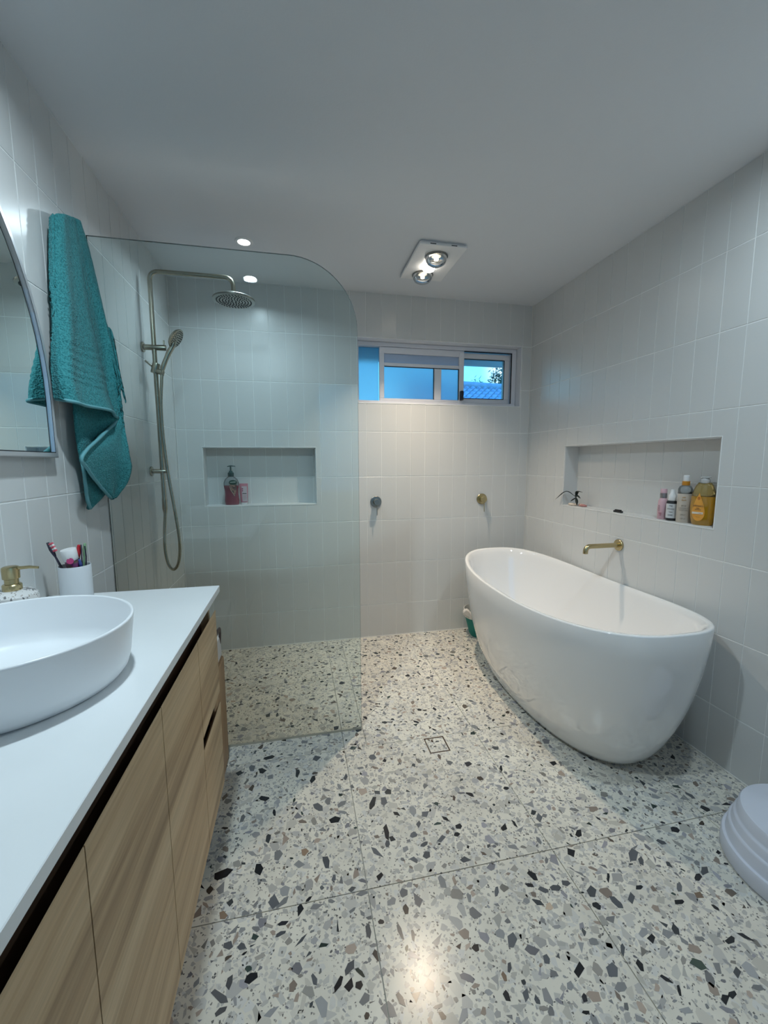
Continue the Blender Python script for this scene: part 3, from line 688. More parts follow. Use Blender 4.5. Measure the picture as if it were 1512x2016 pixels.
for z, xe, r in ((1.788, 0.110, 0.0135), (1.190, 0.074, 0.011)):
    b = part('wall_bracket', join(lathe_dir([(r, 0), (r, xe - .003), (r - .002, xe)], (0.0, SY, z), (1, 0, 0), 20)), m_brass, sh, smooth=True)
    part('flange', lathe_dir([(0.024, 0.0), (0.024, 0.006), (0.021, 0.0075), (0.0, 0.0075)], (0.003, SY, z), (1, 0, 0), 28), m_brass, b, smooth=True)
part('diverter_pin', lathe_dir([(0.0035, 0), (0.0035, 0.026), (0.0, 0.027)], (0.100, SY, 1.798), (0, 0, 1), 10), m_brass, sh, smooth=True)
sl = part('slider', join(lathe_dir([(0.0175, -0.024), (0.0185, -0.018), (0.0185, 0.018), (0.0175, 0.024)], (px, SY, 1.690), (0.25, 0, 1), 20),
     lathe_dir([(0.013, 0), (0.013, 0.030), (0.011, 0.033), (0, 0.033)], (px + .008, SY - .006, 1.676), (1, -.35, -.25), 16)), m_brass, sh, smooth=True)
part('slider_lever', tube([(px - .012, SY - .006, 1.695), (px - .040, SY - .016, 1.722)], 0.004, 8), m_brass, sl, smooth=True)
hn = Vector((0.82, -0.12, -0.56)).normalized(); hc = Vector((0.156, SY - 0.004, 1.834))
hs = part('hand_shower', join(xf(lathe([(0.0, -0.020), (0.020, -0.018), (0.044, -0.008), (0.050, 0.0), (0.050, 0.004), (0.047, 0.006), (0.0, 0.006)], 32), Matrix.Translation(hc) @ align(hn)),
     tube(catmull([(px + .030, SY - .012, 1.655), (px + .036, SY - .012, 1.69), (0.118, SY - .008, 1.757), (0.140, SY - .004, 1.80), tuple(hc - hn * .012)], 6), [0.0095] * 6 + [0.011] * 6 + [0.012] * 6 + [0.014] * 7, 12)), m_brass, sh, smooth=True)
nz = []
for ring, cnt in ((0.010, 6), (0.021, 11), (0.032, 17), (0.041, 22)):
    for k in range(cnt):
        a = 2 * PI * k / cnt
        nz.append(xf(lathe([(0.0030, 0.0055), (0.0024, 0.008)], 5, (ring * math.cos(a), ring * math.sin(a), 0), cap0=False), Matrix.Translation(hc) @ align(hn)))
part('nozzles', join(*nz), m_black, hs, kind='stuff')
part('hose_socket', lathe_dir([(0.0125, 0), (0.0125, .05), (0.010, .058), (0.008, .075)], (px, SY, 1.05), (0, 0, -1), 14), m_brass, sh, smooth=True)
hp = catmull([(px, SY, 0.985), (0.048, SY - .004, 0.90), (0.046, SY - .012, 0.80), (0.058, SY - .02, 0.72), (0.083, SY - .024, 0.688), (0.108, SY - .026, 0.72), (0.120, SY - .026, 0.80), (0.116, SY - .026, 0.90),
              (0.100, SY - .024, 1.05), (0.084, SY - .022, 1.20), (0.074, SY - .020, 1.38), (0.074, SY - .018, 1.52), (0.082, SY - .014, 1.62), (px + .030, SY - .012, 1.655)], 14)
hr = [0.0070 + (0.0008 if k % 2 else 0) for k in range(len(hp))]
part('hose', tube(hp, hr, 10), m_brass, sh, smooth='full')

# mixers, spout ------------------------------------------------------
def mixer(x, z, label):
    t = thing('wall_mixer', label, 'tap', (x, 0, z), 'wall mixers')
    part('flange', lathe_dir([(0.0385, 0), (0.0385, .005), (0.036, .0075), (0, .0075)], (x, -.002, z), (0, -1, 0), 40), m_gold if x > 1.6 else m_steel, t, smooth=True)
    b = part('mixer_body', lathe_dir([(0.020, 0), (0.020, .040), (0.0185, .0425), (0, .0425)], (x, -.009, z), (0, -1, 0), 28), m_gold if x > 1.6 else m_steel, t, smooth=True)
    part('lever', lathe_dir([(0.0032, 0), (0.0028, .072), (0, .0725)], (x, -.044, z - .016), (0, -.06, -1), 10), m_gold if x > 1.6 else m_steel, b, smooth=True)
mixer(1.238, 0.963, 'round wall mixer tap beside the shower glass, duller and greyer of the two')
mixer(2.015, 0.966, 'round brass-toned wall mixer tap on the back wall over the far end of the bath')
sp = thing('bath_spout', 'brass-toned bath spout curving out of the right wall over the bath', 'tap', (RW, -0.925, 0.793))
part('spout_pipe', tube(fillet([(RW - .002, -.925, .795), (2.165, -.925, .795), (2.165, -.925, .758)], .028, 8), 0.0125, 16), m_gold, sp, smooth=True)
part('flange', lathe_dir([(0.030, 0), (0.030, .008), (0.028, .010), (0, .010)], (RW - .002, -.925, .795), (-1, 0, 0), 32), m_gold, sp, smooth=True)

# ------------------------------------------------------------------ bath
def rimz(s): return 0.595 + (0.052 if s > 0 else 0.039) * s * s
BX, BY, BA, BB, BN = RW - 0.005 - 0.347, -0.916, 0.723, 0.347, 2.73
bath = thing('bathtub', 'freestanding white egg-shaped bathtub with raised ends against the right wall', 'bathtub', (BX, BY, 0))
def bring(sa, sb, n, zf, dy=0.0, dx=0.0): return supel(BX + dx, BY + dy, BA * sa, BB * sb, n, 0, 72, zf)
rings = []
T = [0, .02, .06, .12, .2, .3, .42, .55, .7, .85, 1.0]
for t in T:
    f = (1 - (1 - t) ** 1.62) ** (1 / 1.62) if t < 1 else 1
    sa = 0.715 + 0.285 * f; sb = 0.63 + 0.37 * f
    n = 2.25 + (BN - 2.25) * f
    rings.append(bring(sa, sb, n, lambda s, t=t: t * rimz(s) - (0.003 if t == 1 else 0)))
rings.append(bring(0.997, 0.993, BN, lambda s: rimz(s) + 0.001))
rings.append(bring(0.990, 0.982, BN, lambda s: rimz(s) + 0.002))
rings.append(bring(0.976, 0.948, BN, lambda s: rimz(s) + 0.001))
rings.append(bring(0.970, 0.936, BN, lambda s: rimz(s) - 0.004))
for t, d in ((.96, 0), (.85, 0), (.7, 0), (.5, 0), (.35, 0), (.25, 0), (.19, 0)):
    f = max(0, (t - .19) / .81); f = f ** .42
    rings.append(bring(0.60 + 0.36 * f, 0.58 + 0.345 * f, 2.3 + .4 * f, lambda s, t=t: t * (0.6 + (rimz(s) - .6) * t)))
rings.append(bring(0.35, 0.32, 2.2, lambda s: .108)); rings.append(bring(0.05, 0.05, 2, lambda s: .104))
part('bath_shell', loft(rings), m_tub, bath, smooth='full')
part('waste', lathe([(0.0, .004), (0.028, .004), (0.032, .002), (0.032, 0)], 24, (BX + .02, BY, .106)), m_gold, bath, smooth=True)

# basket behind the bath ----------------------------------------------
bx, by = 1.990, -0.128
bk = thing('storage_basket', 'teal fabric basket with white trim tucked between the bath and back wall', 'basket', (bx, by, 0))
part('basket_body', join(lathe([(0.088, 0.0), (0.10, 0.02), (0.118, 0.09), (0.134, 0.150), (0.131, 0.150), (0.115, 0.09), (0.09, 0.012), (0.0, 0.01)], 28, (bx, by, 0), sy=.82)), m_teal_tub, bk, smooth=True)
part('rim_cuff', lathe([(0.1345, 0.140), (0.1405, 0.165), (0.141, 0.196), (0.137, 0.197), (0.132, 0.150)], 28, (bx, by, 0), sy=.82, cap0=False, cap1=False), m_canvas, bk, smooth=True, label='white folded cuff')
part('handle_loop', tube(catmull([(bx - .128, by - .035, .150), (bx - .165, by - .045, .178), (bx - .168, by - .05, .205), (bx - .140, by - .055, .212), (bx - .105, by - .085, .150)], 6), 0.009, 8, flat=0.35), m_canvas, bk, smooth=True)

# ------------------------------------------------------------------ vanity
VX, V0, V1, VZ0, VZ1 = 0.455, -2.925, -1.425, 0.185, 0.83
van = thing('vanity_cabinet', 'wall hung light oak vanity cabinet with doors and small end drawers', 'cabinet', (0.22, -2.17, VZ0))
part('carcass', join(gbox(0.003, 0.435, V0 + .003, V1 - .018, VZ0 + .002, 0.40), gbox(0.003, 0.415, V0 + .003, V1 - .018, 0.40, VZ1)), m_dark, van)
part('end_panel', gbox(0.003, 0.437, V1 - .018, V1, VZ0, VZ1), m_oak, van)
ys = [V1, -1.662, -1.954, -2.243, -2.54, -2.83, V0]
g_ = 0.0012
def chamfer_panel(y0, y1, z0, z1, topcut=True):
    # front board with a bevelled finger edge along its top
    a = [(0.437, y0, z0), (VX, y0, z0), (VX, y0, z1 - .0015), (VX - .0012, y0, z1), (0.437, y0, z1 - .034)]
    return loft([a, [(p[0], y1, p[2]) for p in a]])
for i in range(1, 6): 
    y1, y0 = ys[i] - g_, ys[i + 1] + g_
    if y1 - y0 < .12: part('filler_panel', chamfer_panel(y0, y1, VZ0, .773), m_oak, van); continue
    part('door', chamfer_panel(y0, y1, VZ0, .773), m_oak, van)
y1, y0 = ys[0], ys[1] + g_
part('drawer', chamfer_panel(y0, y1, 0.503, .773), m_oak, van)
part('drawer', chamfer_panel(y0, y1, VZ0, .466), m_oak, van)
# timber sides of the finger recess between the two drawers
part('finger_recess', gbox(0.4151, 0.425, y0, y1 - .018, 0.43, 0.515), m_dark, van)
bt = tag(part('benchtop', gbox(0.002, 0.470, V0 - .004, V1 + .004, VZ1, 0.850, .0012), m_stone), 'thin white stone benchtop on top of the oak vanity', 'benchtop')

# basin
bs = thing('basin', 'round white countertop basin with thin straight sides', 'basin', (0.232, -1.975, 0.85))
cx, cy = 0.232, -1.972
SXb, SYb = 1.03, 1.0
part('bowl', lathe([(0.150, 0.0), (0.158, 0.003), (0.166, 0.014), (0.171, 0.035), (0.179, 0.100), (0.1795, 0.103), (0.178, 0.1055), (0.1755, 0.1055), (0.174, 0.103), (0.167, 0.040), (0.160, 0.022), (0.145, 0.013), (0.06, 0.009), (0.024, 0.007), (0.022, 0.004), (0.0, 0.004)], 96, (cx, cy, 0.85), sx=SXb, sy=SYb), m_basin, bs, smooth='full')
part('waste', lathe([(0.021, 0.0), (0.021, 0.006), (0.016, 0.008), (0, 0.008)], 24, (cx, cy, 0.8545)), m_white, bs, smooth=True)

# soap dispenser
dx, dy = 0.083, -1.700
sd = thing('soap_dispenser', 'speckled stone-look soap dispenser with brass pump beside the basin', 'soap dispenser', (dx, dy, 0.85))
part('bottle', lathe([(0.0, 0.0), (0.042, 0.0), (0.046, 0.004), (0.0465, 0.075), (0.044, 0.088), (0.034, 0.0965), (0.018, 0.0985), (0.0, 0.0985)], 40, (dx, dy, 0.85)), m_disp, sd, smooth=True)
pm = part('pump', join(lathe([(0.0175, 0.0), (0.0180, 0.002), (0.0180, 0.012), (0.0160, 0.0145), (0.0130, 0.015), (0.0130, 0.026)], 32, (dx, dy, 0.9485)), lathe([(0.0125, 0.0), (0.0158, 0.0015), (0.0162, 0.022), (0.0155, 0.027), (0.012, 0.029), (0, 0.0292)], 32, (dx, dy, 0.974))), m_gold, sd, smooth=True)
part('spout', tube([(dx + .008, dy, 0.998), (dx + .035, dy + .004, 0.9985), (dx + .052, dy + .006, 0.996)], [.0038, .0036, .003], 10), m_gold, pm, smooth=True)

# toothbrush cup and contents
ux, uy = 0.0975, -1.466
cup = thing('toothbrush_cup', 'plain light grey cup at the far corner of the benchtop', 'cup', (ux, uy, 0.85))
part('cup_body', lathe([(0.0, 0.0), (0.037, 0.0), (0.0385, 0.0015), (0.0385, 0.0965), (0.0378, 0.0975), (0.0365, 0.0970), (0.0360, 0.09), (0.0355, 0.006), (0.0, 0.005)], 40, (ux, uy, 0.85)), mat('grey_ceramic', (0.60, 0.63, 0.66), 0.5), cup, smooth=True)
m_red = mat('red_plastic', (0.55, 0.015, 0.03), 0.3); m_navy = mat('dark_rubber', (0.015, 0.012, 0.03), 0.5); m_green = mat('pale_green_plastic', (0.25, 0.45, 0.25), 0.35)
def brush(name, p0, p1, w, mh, mhead, label, bristle=None):
    t = thing(name, label, 'toothbrush', p0, 'toothbrushes in the grey cup')
    P0, P1 = Vector(p0), Vector(p1); d = (P1 - P0)
    pts = [P0 + d * k / 8 for k in range(9)]
    part('handle', tube(pts[:7], [.0045, .005, .0055, .005, .0045, .0038, .0032], 8, flat=.7), mh, t, smooth=True)
    part('brush_head', tube([pts[6], pts[6] + d * .06, pts[7], pts[8]], [.0034, w * .8, w, w * .6], 10, flat=.8), mhead, t, smooth=True)
    if bristle:
        n = Vector(bristle[0]).normalized(); dn = d.normalized(); s = dn.cross(n).normalized()
        q0 = pts[7] - dn * .006
        for k in range(5):
            c0 = q0 + dn * (.0052 * k)
            part('bristles', tube([c0 + n * .002, c0 + n * .0145], .0034, 6), bristle[1][k % len(bristle[1])], t)
m_pinkb = mat('pink_bristle', (0.6, 0.10, 0.14), 0.6); m_whiteb = mat('white_bristle', (0.75, 0.72, 0.70), 0.6)
brush('toothbrush', (0.110, -1.488, 0.8575), (0.038, -1.468, 1.014), .0068, m_navy, m_navy, 'dark toothbrush with red and white bristles leaning left out of the cup', ((0.85, -.4, .35), (m_pinkb, m_whiteb)))
brush('toothbrush', (0.092, -1.448, 0.8575), (0.1105, -1.462, 1.003), .0070, m_navy, m_red, 'toothbrush with a red oval head standing upright in the cup')
brush('toothbrush', (0.104, -1.452, 0.8575), (0.1235, -1.456, 1.006), .0062, m_green, m_green, 'pale green toothbrush with dark edges at the right of the cup')
o_ = [o for o in bpy.data.objects if o.get('label', '').startswith('pale green toothbrush')][0]
part('grip_strip', join(tube([(0.117, -1.466, .935), (0.1172, -1.4665, .97), (0.1175, -1.464, 1.004)], .0015, 6), tube([(0.1255, -1.466, .935), (0.1285, -1.466, .97), (0.1262, -1.464, 1.0)], .0016, 6)), m_navy, o_, smooth=True)
brush('toothbrush', (0.120, -1.452, 0.8575), (0.117, -1.480, 0.965), .0055, mat('blue_plastic', (0.05, 0.08, 0.3), .35), mat('blue_plastic', (0.05, 0.08, 0.3), .35), 'short blue and white toothbrush low in the middle of the cup')
# toothpaste tube, cap up
tp = thing('toothpaste_tube', 'green and purple toothpaste tube with a white cap standing in the cup', 'toothpaste', (0.088, -1.478, 0.8565))
ax0, ax1 = Vector((0.108, -1.462, 0.858)), Vector((0.0945, -1.474, 0.963))
d = (ax1 - ax0)
rings = []
for k, (w, h) in enumerate(((.0185, .0015), (.018, .006), (.018, .010), (.0175, .013), (.0165, .0145))):
    p = ax0 + d * k / 4; rings.append([(p.x + w * math.cos(2 * PI * i / 20), p.y + h * math.sin(2 * PI * i / 20) * .8, p.z) for i in range(20)])
part('tube_body', loft(rings), mat('lime_print', (0.16, 0.25, 0.05), .35, var=(60, (0.30, 0.05, 0.25, 1))), tp, smooth=True)
dn = d.normalized(); q = ax1
part('cap', xf(lathe([(.0165, 0), (.018, .002), (.0192, .030), (.018, .0325), (0, .033)], 28), Matrix.Translation(q) @ align(dn)), m_white, tp, smooth=True)
part('pink_badge', xf(lathe([(0.0085, 0), (0.0085, .0006), (0, .0006)], 18), Matrix.Translation(q + Vector((.0055, -.0175, .0012))) @ align((.22, -1, .0))), mat('pink_print', (0.55, 0.06, 0.2), .4), tp)

# ------------------------------------------------------------------ mirror
MC, MZ, MR_, MB = -2.095, 1.415, 0.75, 1.248
def arch(r, zb, n=40): return [(MC - r, zb), (MC + r, zb)] + [(MC + r * math.cos(PI * k / n), MZ + r * math.sin(PI * k / n)) for k in range(n + 1)]
mi = thing('arched_mirror', 'large arched wall mirror with a thin silver frame above the vanity', 'mirror', (0, MC, MB))
oa, ia = arch(MR_, MB), arch(MR_ - .014, MB + .014)
n_ = len(oa)
V_ = [(.003, y, z) for y, z in oa] + [(.024, y, z) for y, z in oa] + [(.026, y, z) for y, z in [(a[0] + (b[0] - a[0]) * .2, a[1] + (b[1] - a[1]) * .2) for a, b in zip(oa, ia)]] + [(.026, y, z) for y, z in ia] + [(.019, y, z) for y, z in ia]
Fc_ = []
for k in range(4):
    for i in range(n_): j = (i + 1) % n_; Fc_.append([k * n_ + i, k * n_ + j, (k + 1) * n_ + j, (k + 1) * n_ + i])
part('frame', (V_, Fc_), mat('polished_frame', (0.62, 0.62, 0.64), 0.3, 0.6), mi)
part('inner_seal', (lambda a, b: loft([[(.0262, y, z) for y, z in a], [(.0262, y, z) for y, z in b]], False, False))(arch(MR_ - .014, MB + .014), arch(MR_ - .0165, MB + .0165)), m_seal, mi)
part('mirror_glass', ([(.0195, y, z) for y, z in ia], [list(range(n_))]), mat('silvered_glass', (0.86, 0.92, 0.90), 0.0, 1.0), mi)
part('backing', loft([[(.004, y, z) for y, z in ia], [(.0185, y, z) for y, z in ia]]), m_seal, mi)

# ------------------------------------------------------------------ towel on the left wall
def cloth_mat(name, c1, c2):
    M = bpy.data.materials.new(name); M.use_nodes = True; t = M.node_tree; b = t.nodes['Principled BSDF']
    co = t.nodes.new('ShaderNodeTexCoord')
    v = t.nodes.new('ShaderNodeTexVoronoi'); v.inputs['Scale'].default_value = 210; t.links.new(co.outputs['Object'], v.inputs['Vector'])
    n = t.nodes.new('ShaderNodeTexNoise'); n.inputs['Scale'].default_value = 120; n.inputs['Detail'].default_value = 5; t.links.new(co.outputs['Object'], n.inputs['Vector'])
    ad = t.nodes.new('ShaderNodeMath'); ad.operation = 'ADD'; t.links.new(v.outputs['Distance'], ad.inputs[0]); t.links.new(n.outputs[0], ad.inputs[1])
    mx = t.nodes.new('ShaderNodeMix'); mx.data_type = 'RGBA'; mx.inputs[6].default_value = (*c1, 1); mx.inputs[7].default_value = (*c2, 1)
    mr_ = t.nodes.new('ShaderNodeMapRange'); mr_.inputs[1].default_value = .55; mr_.inputs[2].default_value = 1.15
    t.links.new(ad.outputs[0], mr_.inputs[0]); t.links.new(mr_.outputs[0], mx.inputs[0]); t.links.new(mx.outputs[2], b.inputs['Base Color'])
    bp = t.nodes.new('ShaderNodeBump'); bp.inputs['Strength'].default_value = .8; bp.inputs['Distance'].default_value = .0028
    t.links.new(ad.outputs[0], bp.inputs['Height']); t.links.new(bp.outputs[0], b.inputs['Normal'])
    b.inputs['Roughness'].default_value = .95; b.inputs['Sheen Weight'].default_value = .08; b.inputs['Specular IOR Level'].default_value = .1
    return M
m_towel = cloth_mat('teal_terry', (0.020, 0.155, 0.172), (0.055, 0.275, 0.295))
m_hem = mat('teal_woven_hem', (0.13, 0.36, 0.40), .85, bump=(700, .3))
tw = thing('towel', 'teal terry bath towel hanging in folds from a hook on the left wall', 'towel', (0.04, -1.19, 1.1))
def sheet(rows, nu, nv, ripple, thick=.006, seed=0, ymax=-1.004, jit=1.0):
    """rows: list of [(u, v, depth)...] at equal columns; smooth interpolation, returns front grid in metres"""
    def keep(u, v, dd):
        p = at(u, v, 0, dd)
        return Vector(p if p.y < ymax else at(u, v, 1, ymax))
    R_r = [[keep(u, v, dd) for (u, v, dd) in r] for r in rows]
    C_ = [catmull(r, nu) for r in R_r]; ncol = len(C_[0])
    colsv = [catmull([C_[k][c] for k in range(len(C_))], nv) for c in range(ncol)]
    nr = len(colsv[0]); G = [[colsv[c][r].copy() for c in range(ncol)] for r in range(nr)]
    rg = random.Random(seed)
    for r in range(nr):
        for c in range(ncol):
            s, t = c / (ncol - 1), r / (nr - 1); G[r][c].x += ripple(s, t) + rg.uniform(-.0006, .0006) * jit
            G[r][c].y = min(G[r][c].y + rg.uniform(-.0005, .0005) * jit, ymax + .002)
            G[r][c].x = max(G[r][c].x, .010)
    return G
def solid(G, th):
    nr, nc = len(G), len(G[0]); V = []
    for side in (0, 1):
        for r in range(nr):
            for c in range(nc):
                tu = G[r][min(c + 1, nc - 1)] - G[r][max(c - 1, 0)]; tv = G[min(r + 1, nr - 1)][c] - G[max(r - 1, 0)][c]
                n = tu.cross(tv); n = n.normalized() if n.length > 1e-9 else Vector((1, 0, 0))
                if n.x < 0: n = -n
                V.append(G[r][c] - n * th * side)
    Fc = []
    for side in (0, 1):
        o = side * nr * nc
        for r in range(nr - 1):
            for c in range(nc - 1):
                q = [o + r * nc + c, o + r * nc + c + 1, o + (r + 1) * nc + c + 1, o + (r + 1) * nc + c]; Fc.append(q if side == 0 else q[::-1])
    rim = [(0, c) for c in range(nc)] + [(r, nc - 1) for r in range(1, nr)] + [(nr - 1, c) for c in range(nc - 2, -1, -1)] + [(r, 0) for r in range(nr - 2, 0, -1)]
    for i in range(len(rim)):
        a, b = rim[i], rim[(i + 1) % len(rim)]; ia_, ib_ = a[0] * nc + a[1], b[0] * nc + b[1]
        Fc.append([ib_, ia_, ia_ + nr * nc, ib_ + nr * nc])
    return V, Fc
A_rows = [
 [(98, 432, .022), (110, 421, .040), (124, 421, .048), (136, 424, .046), (146, 430, .036)],
 [(97, 520, .024), (112, 510, .056), (130, 508, .070), (148, 510, .060), (160, 512, .045)],
 [(98, 610, .026), (120, 604, .072), (142, 602, .090), (162, 604, .078), (177, 612, .052)],
 [(100, 680, .028), (125, 680, .084), (150, 686, .104), (178, 698, .090), (200, 705, .060)],
 [(101, 740, .030), (130, 744, .092), (160, 753, .114), (192, 765, .100), (218, 778, .072)],
 [(106, 785, .032), (140, 790, .096), (176, 798, .120), (208, 808, .108), (233, 822, .080)]]
def ripA(s, t):
    b = 0.0
    if .58 < t < .84:
        b = -.0022 * (0.5 + 0.5 * math.cos((t - .58) * 2 * PI / .045))
    return (.009 * math.sin(s * 7 + t * 2.0) * t + .006 * math.sin(s * 15 + 3 * t) * (.3 + t)) * min(1, s * 2.5) + b * min(1, s * 4)
for r_, f_ in zip(A_rows, (1, .68, .58, .58, .66, .74)):
    for k_, q_ in enumerate(r_): r_[k_] = (q_[0], q_[1], .012 + (q_[2] - .012) * f_)
for r_ in A_rows: r_[0] = (r_[0][0] + 2.5, r_[0][1], r_[0][2] + .003)
GA = sheet(A_rows, 12, 24, ripA, seed=1, ymax=-1.026, jit=.4)
B_rows = [
 [(138, 428, .030), (148, 428, .036), (158, 436, .030)],
 [(150, 500, .034), (166, 492, .046), (178, 498, .026)],
 [(168, 600, .040), (188, 588, .056), (204, 603, .030)],
 [(190, 700, .046), (210, 684, .066), (226, 696, .032)],
 [(212, 780, .054), (228, 756, .074), (241, 782, .034)],
 [(230, 822, .070), (238, 812, .076), (246, 832, .034)],
 [(203, 855, .086), (228, 850, .086), (252, 868, .036)],
 [(163, 898, .092), (214, 884, .092), (258, 906, .040)],
 [(176, 925, .086), (218, 920, .086), (259, 922, .040)],
 [(198, 955, .076), (224, 952, .074), (250, 950, .044)],
 [(221, 981, .062), (224, 983, .060), (228, 980, .052)]]
for r_ in B_rows:
    for k_, q_ in enumerate(r_): r_[k_] = (q_[0], q_[1], .012 + (q_[2] - .012) * .78)
GB = sheet(B_rows, 16, 10, lambda s, t: .004 * math.sin(s * 9 + 5 * t), seed=2, ymax=-1.012)
C_rows = [
 [(146, 740, .030), (185, 745, .034), (225, 755, .020)],
 [(146, 800, .032), (188, 800, .044), (236, 812, .022)],
 [(152, 870, .034), (194, 868, .048), (240, 868, .024)],
 [(163, 930, .034), (196, 928, .044), (232, 930, .024)],
 [(169, 980, .030), (188, 980, .034), (206, 976, .022)],
 [(176, 1001, .022), (178, 1002, .022), (181, 999, .020)]]
GC = sheet(C_rows, 16, 12, lambda s, t: .004 * math.sin(s * 8 + 2 * t), seed=3)
D_rows = [[(198, 640, .018), (220, 650, .016), (228, 700, .014)], [(212, 720, .018), (234, 730, .016), (240, 770, .014)], [(222, 770, .018), (243, 770, .016), (248, 794, .014)]]
part('front_fold', solid(GA, .007), m_towel, tw, smooth='full')
part('lower_fold', solid(GB, .007), m_towel, tw, smooth='full')
part('back_fold', solid(GC, .007), m_towel, tw, smooth='full')
GD = sheet(D_rows, 8, 10, lambda s, t: 0, seed=4, ymax=-.998, jit=0)
part('back_edge', solid(GD, .006), m_towel, tw, smooth='full')
def hem(G, idx, off=.003):
    pts = [G[r][c] + Vector((off, 0, 0)) for r, c in idx]; return tube(pts, .0052, 8, flat=1.0)
nrA, ncA = len(GA), len(GA[0])
part('hem', hem(GA, [(nrA - 1, c) for c in range(0, ncA, 2)], 0), m_hem, tw, smooth='full', label='paler woven hem')
nrB = len(GB)
part('hem', hem(GB, [(r, 0) for r in range(50, nrB, 2)], 0), m_hem, tw, smooth='full', label='paler woven hem')
part('hem', hem(GC, [(len(GC) - 1 - r, 0) for r in range(0, 30, 2)], 0), m_hem, tw, smooth='full')

# ------------------------------------------------------------------ hamper beyond the vanity
hm = thing('laundry_hamper', 'brown bamboo hamper standing between the vanity and the shower glass', 'hamper', (0.21, -1.215, 0))
hx0, hx1, hy0, hy1 = 0.03, 0.405, -1.375, -1.055
part('hamper_body', gbox(hx0, hx1, hy0, hy1, 0.0, 0.455, .01, 2), m_bamboo, hm)
part('canvas_liner', join(gbox(hx0 + .012, hx1 - .007, hy0 + .012, hy1 - .010, 0.455, 0.545, .006, 2)), m_canvas, hm)
part('strap_handle', tube(catmull([(0.392, -1.30, .50), (0.402, -1.26, .575), (0.404, -1.17, .592), (0.402, -1.10, .575), (0.392, -1.07, .50)], 6), .010, 8, flat=.5), m_leather, hm, smooth=True)

# ------------------------------------------------------------------ step stool
qx, qy = 2.168, -1.945
st = thing('step_stool', 'round white plastic step stool with stepped rings at the right wall', 'stool', (qx, qy, 0))
prof = [(0.196, 0.004), (0.199, 0.012), (0.199, 0.050), (0.196, 0.056), (0.189, 0.058), (0.187, 0.063), (0.185, 0.093), (0.182, 0.099), (0.178, 0.101), (0.176, 0.106), (0.174, 0.123), (0.171, 0.128), (0.168, 0.130), (0.166, 0.135), (0.164, 0.160), (0.159, 0.168), (0.150, 0.1705), (0.0, 0.1715)]
part('stool_body', lathe([(0.19, 0.0)] + prof, 96, (qx, qy, 0)), mat('lilac_white_plastic', (0.66, 0.68, 0.76), 0.4), st, smooth=True)

# ------------------------------------------------------------------ bottles in the shower niche
nz0 = NB[2] + 0.004
def bottle(name, label, cat, x, y, z, group): return thing(name, label, cat, (x, y, z), group)
hb = bottle('hand_wash_bottle', 'clear pump bottle half full of pink hand wash in the shower niche', 'bottle', 0.300, 0.043, nz0, 'bottles in the shower niche')
bw = [(0.040, 0.0), (0.043, 0.006), (0.0445, 0.03), (0.041, 0.07), (0.0425, 0.10), (0.0475, 0.125), (0.0465, 0.145), (0.038, 0.165), (0.020, 0.182), (0.014, 0.186)]
def obott(prof, c, sy, seg=28): return lathe(prof, seg, c, sy=sy)
m_pink_liq = mat('pink_liquid', (0.20, 0.035, 0.06), 0.15, coat=.5)
m_clearp = glassy('clear_plastic', (0.80, 0.82, 0.83), base=(0.5, 0.55, 0.56), opac=.25)
part('bottle_wall', obott(bw[4:], (0.300, 0.043, nz0), .58), m_clearp, hb, smooth='full')
part('hand_wash', obott([(0.0, 0.0)] + bw[:6], (0.300, 0.043, nz0), .58), m_pink_liq, hb, smooth='full')
m_dg = mat('dark_green_plastic', (0.008, 0.05, 0.05), .35)
part('pump', join(lathe([(0.018, 0), (0.0195, .004), (0.019, .022), (0.012, .026), (0.010, .034), (0.005, .036), (0.005, .062)], 20, (0.300, 0.043, nz0 + .184)), tube([(0.280, 0.042, nz0 + .246), (0.30, 0.043, nz0 + .250), (0.330, 0.040, nz0 + .247)], [.004, .007, .004], 8, flat=.6)), m_dg, hb, smooth=True)
def plate(pts, y, th=.0008): return loft([[(p[0], y, p[1]) for p in pts], [(p[0], y - th, p[1]) for p in pts]])
lx0 = 0.312
part('label', plate([(lx0 - .019, nz0 + .138), (lx0 - .015, nz0 + .10), (lx0 + .010, nz0 + .058), (lx0 + .022, nz0 + .10), (lx0 + .024, nz0 + .138)], 0.016), mat('dark_print', (0.05, 0.03, 0.03), .4, var=(90, (0.35, 0.2, 0.15, 1))), hb)
part('logo_oval', plate([(lx0 + .003 + .025 * math.cos(2 * PI * k / 20), nz0 + .145 + .016 * math.sin(2 * PI * k / 20)) for k in range(20)], 0.0145), mat('green_oval_print', (0.006, 0.045, 0.03), .35), hb)
part('logo_text_bar', plate([(lx0 - .014, nz0 + .144), (lx0 + .019, nz0 + .146), (lx0 + .019, nz0 + .150), (lx0 - .014, nz0 + .148)], 0.0135), mat('pale_print', (0.5, 0.55, 0.5), .4), hb)
part('label_edge', tube([(lx0 - .019, 0.0150, nz0 + .12), (lx0 - .012, 0.0150, nz0 + .095), (lx0 + .010, 0.0150, nz0 + .058)], .0011, 5), mat('pale_gold_print', (0.6, 0.55, 0.42), .4), hb)
tb = bottle('face_wash_tube', 'flat pink tube standing on its white cap beside the hand wash', 'tube', 0.374, 0.050, nz0, 'bottles in the shower niche')
m_pk = mat('rose_plastic', (0.52, 0.20, 0.25), .35)
rings = []
for z, w, h in ((.014, .021, .014), (.03, .0225, .0135), (.07, .0245, .009), (.11, .026, .004), (.132, .0265, .0018), (.136, .0265, .0015)):
    rings.append([(0.374 + w * math.copysign(abs(math.cos(2 * PI * i / 20)) ** .6, math.cos(2 * PI * i / 20)), 0.05 + h * math.sin(2 * PI * i / 20), nz0 + z) for i in range(20)])
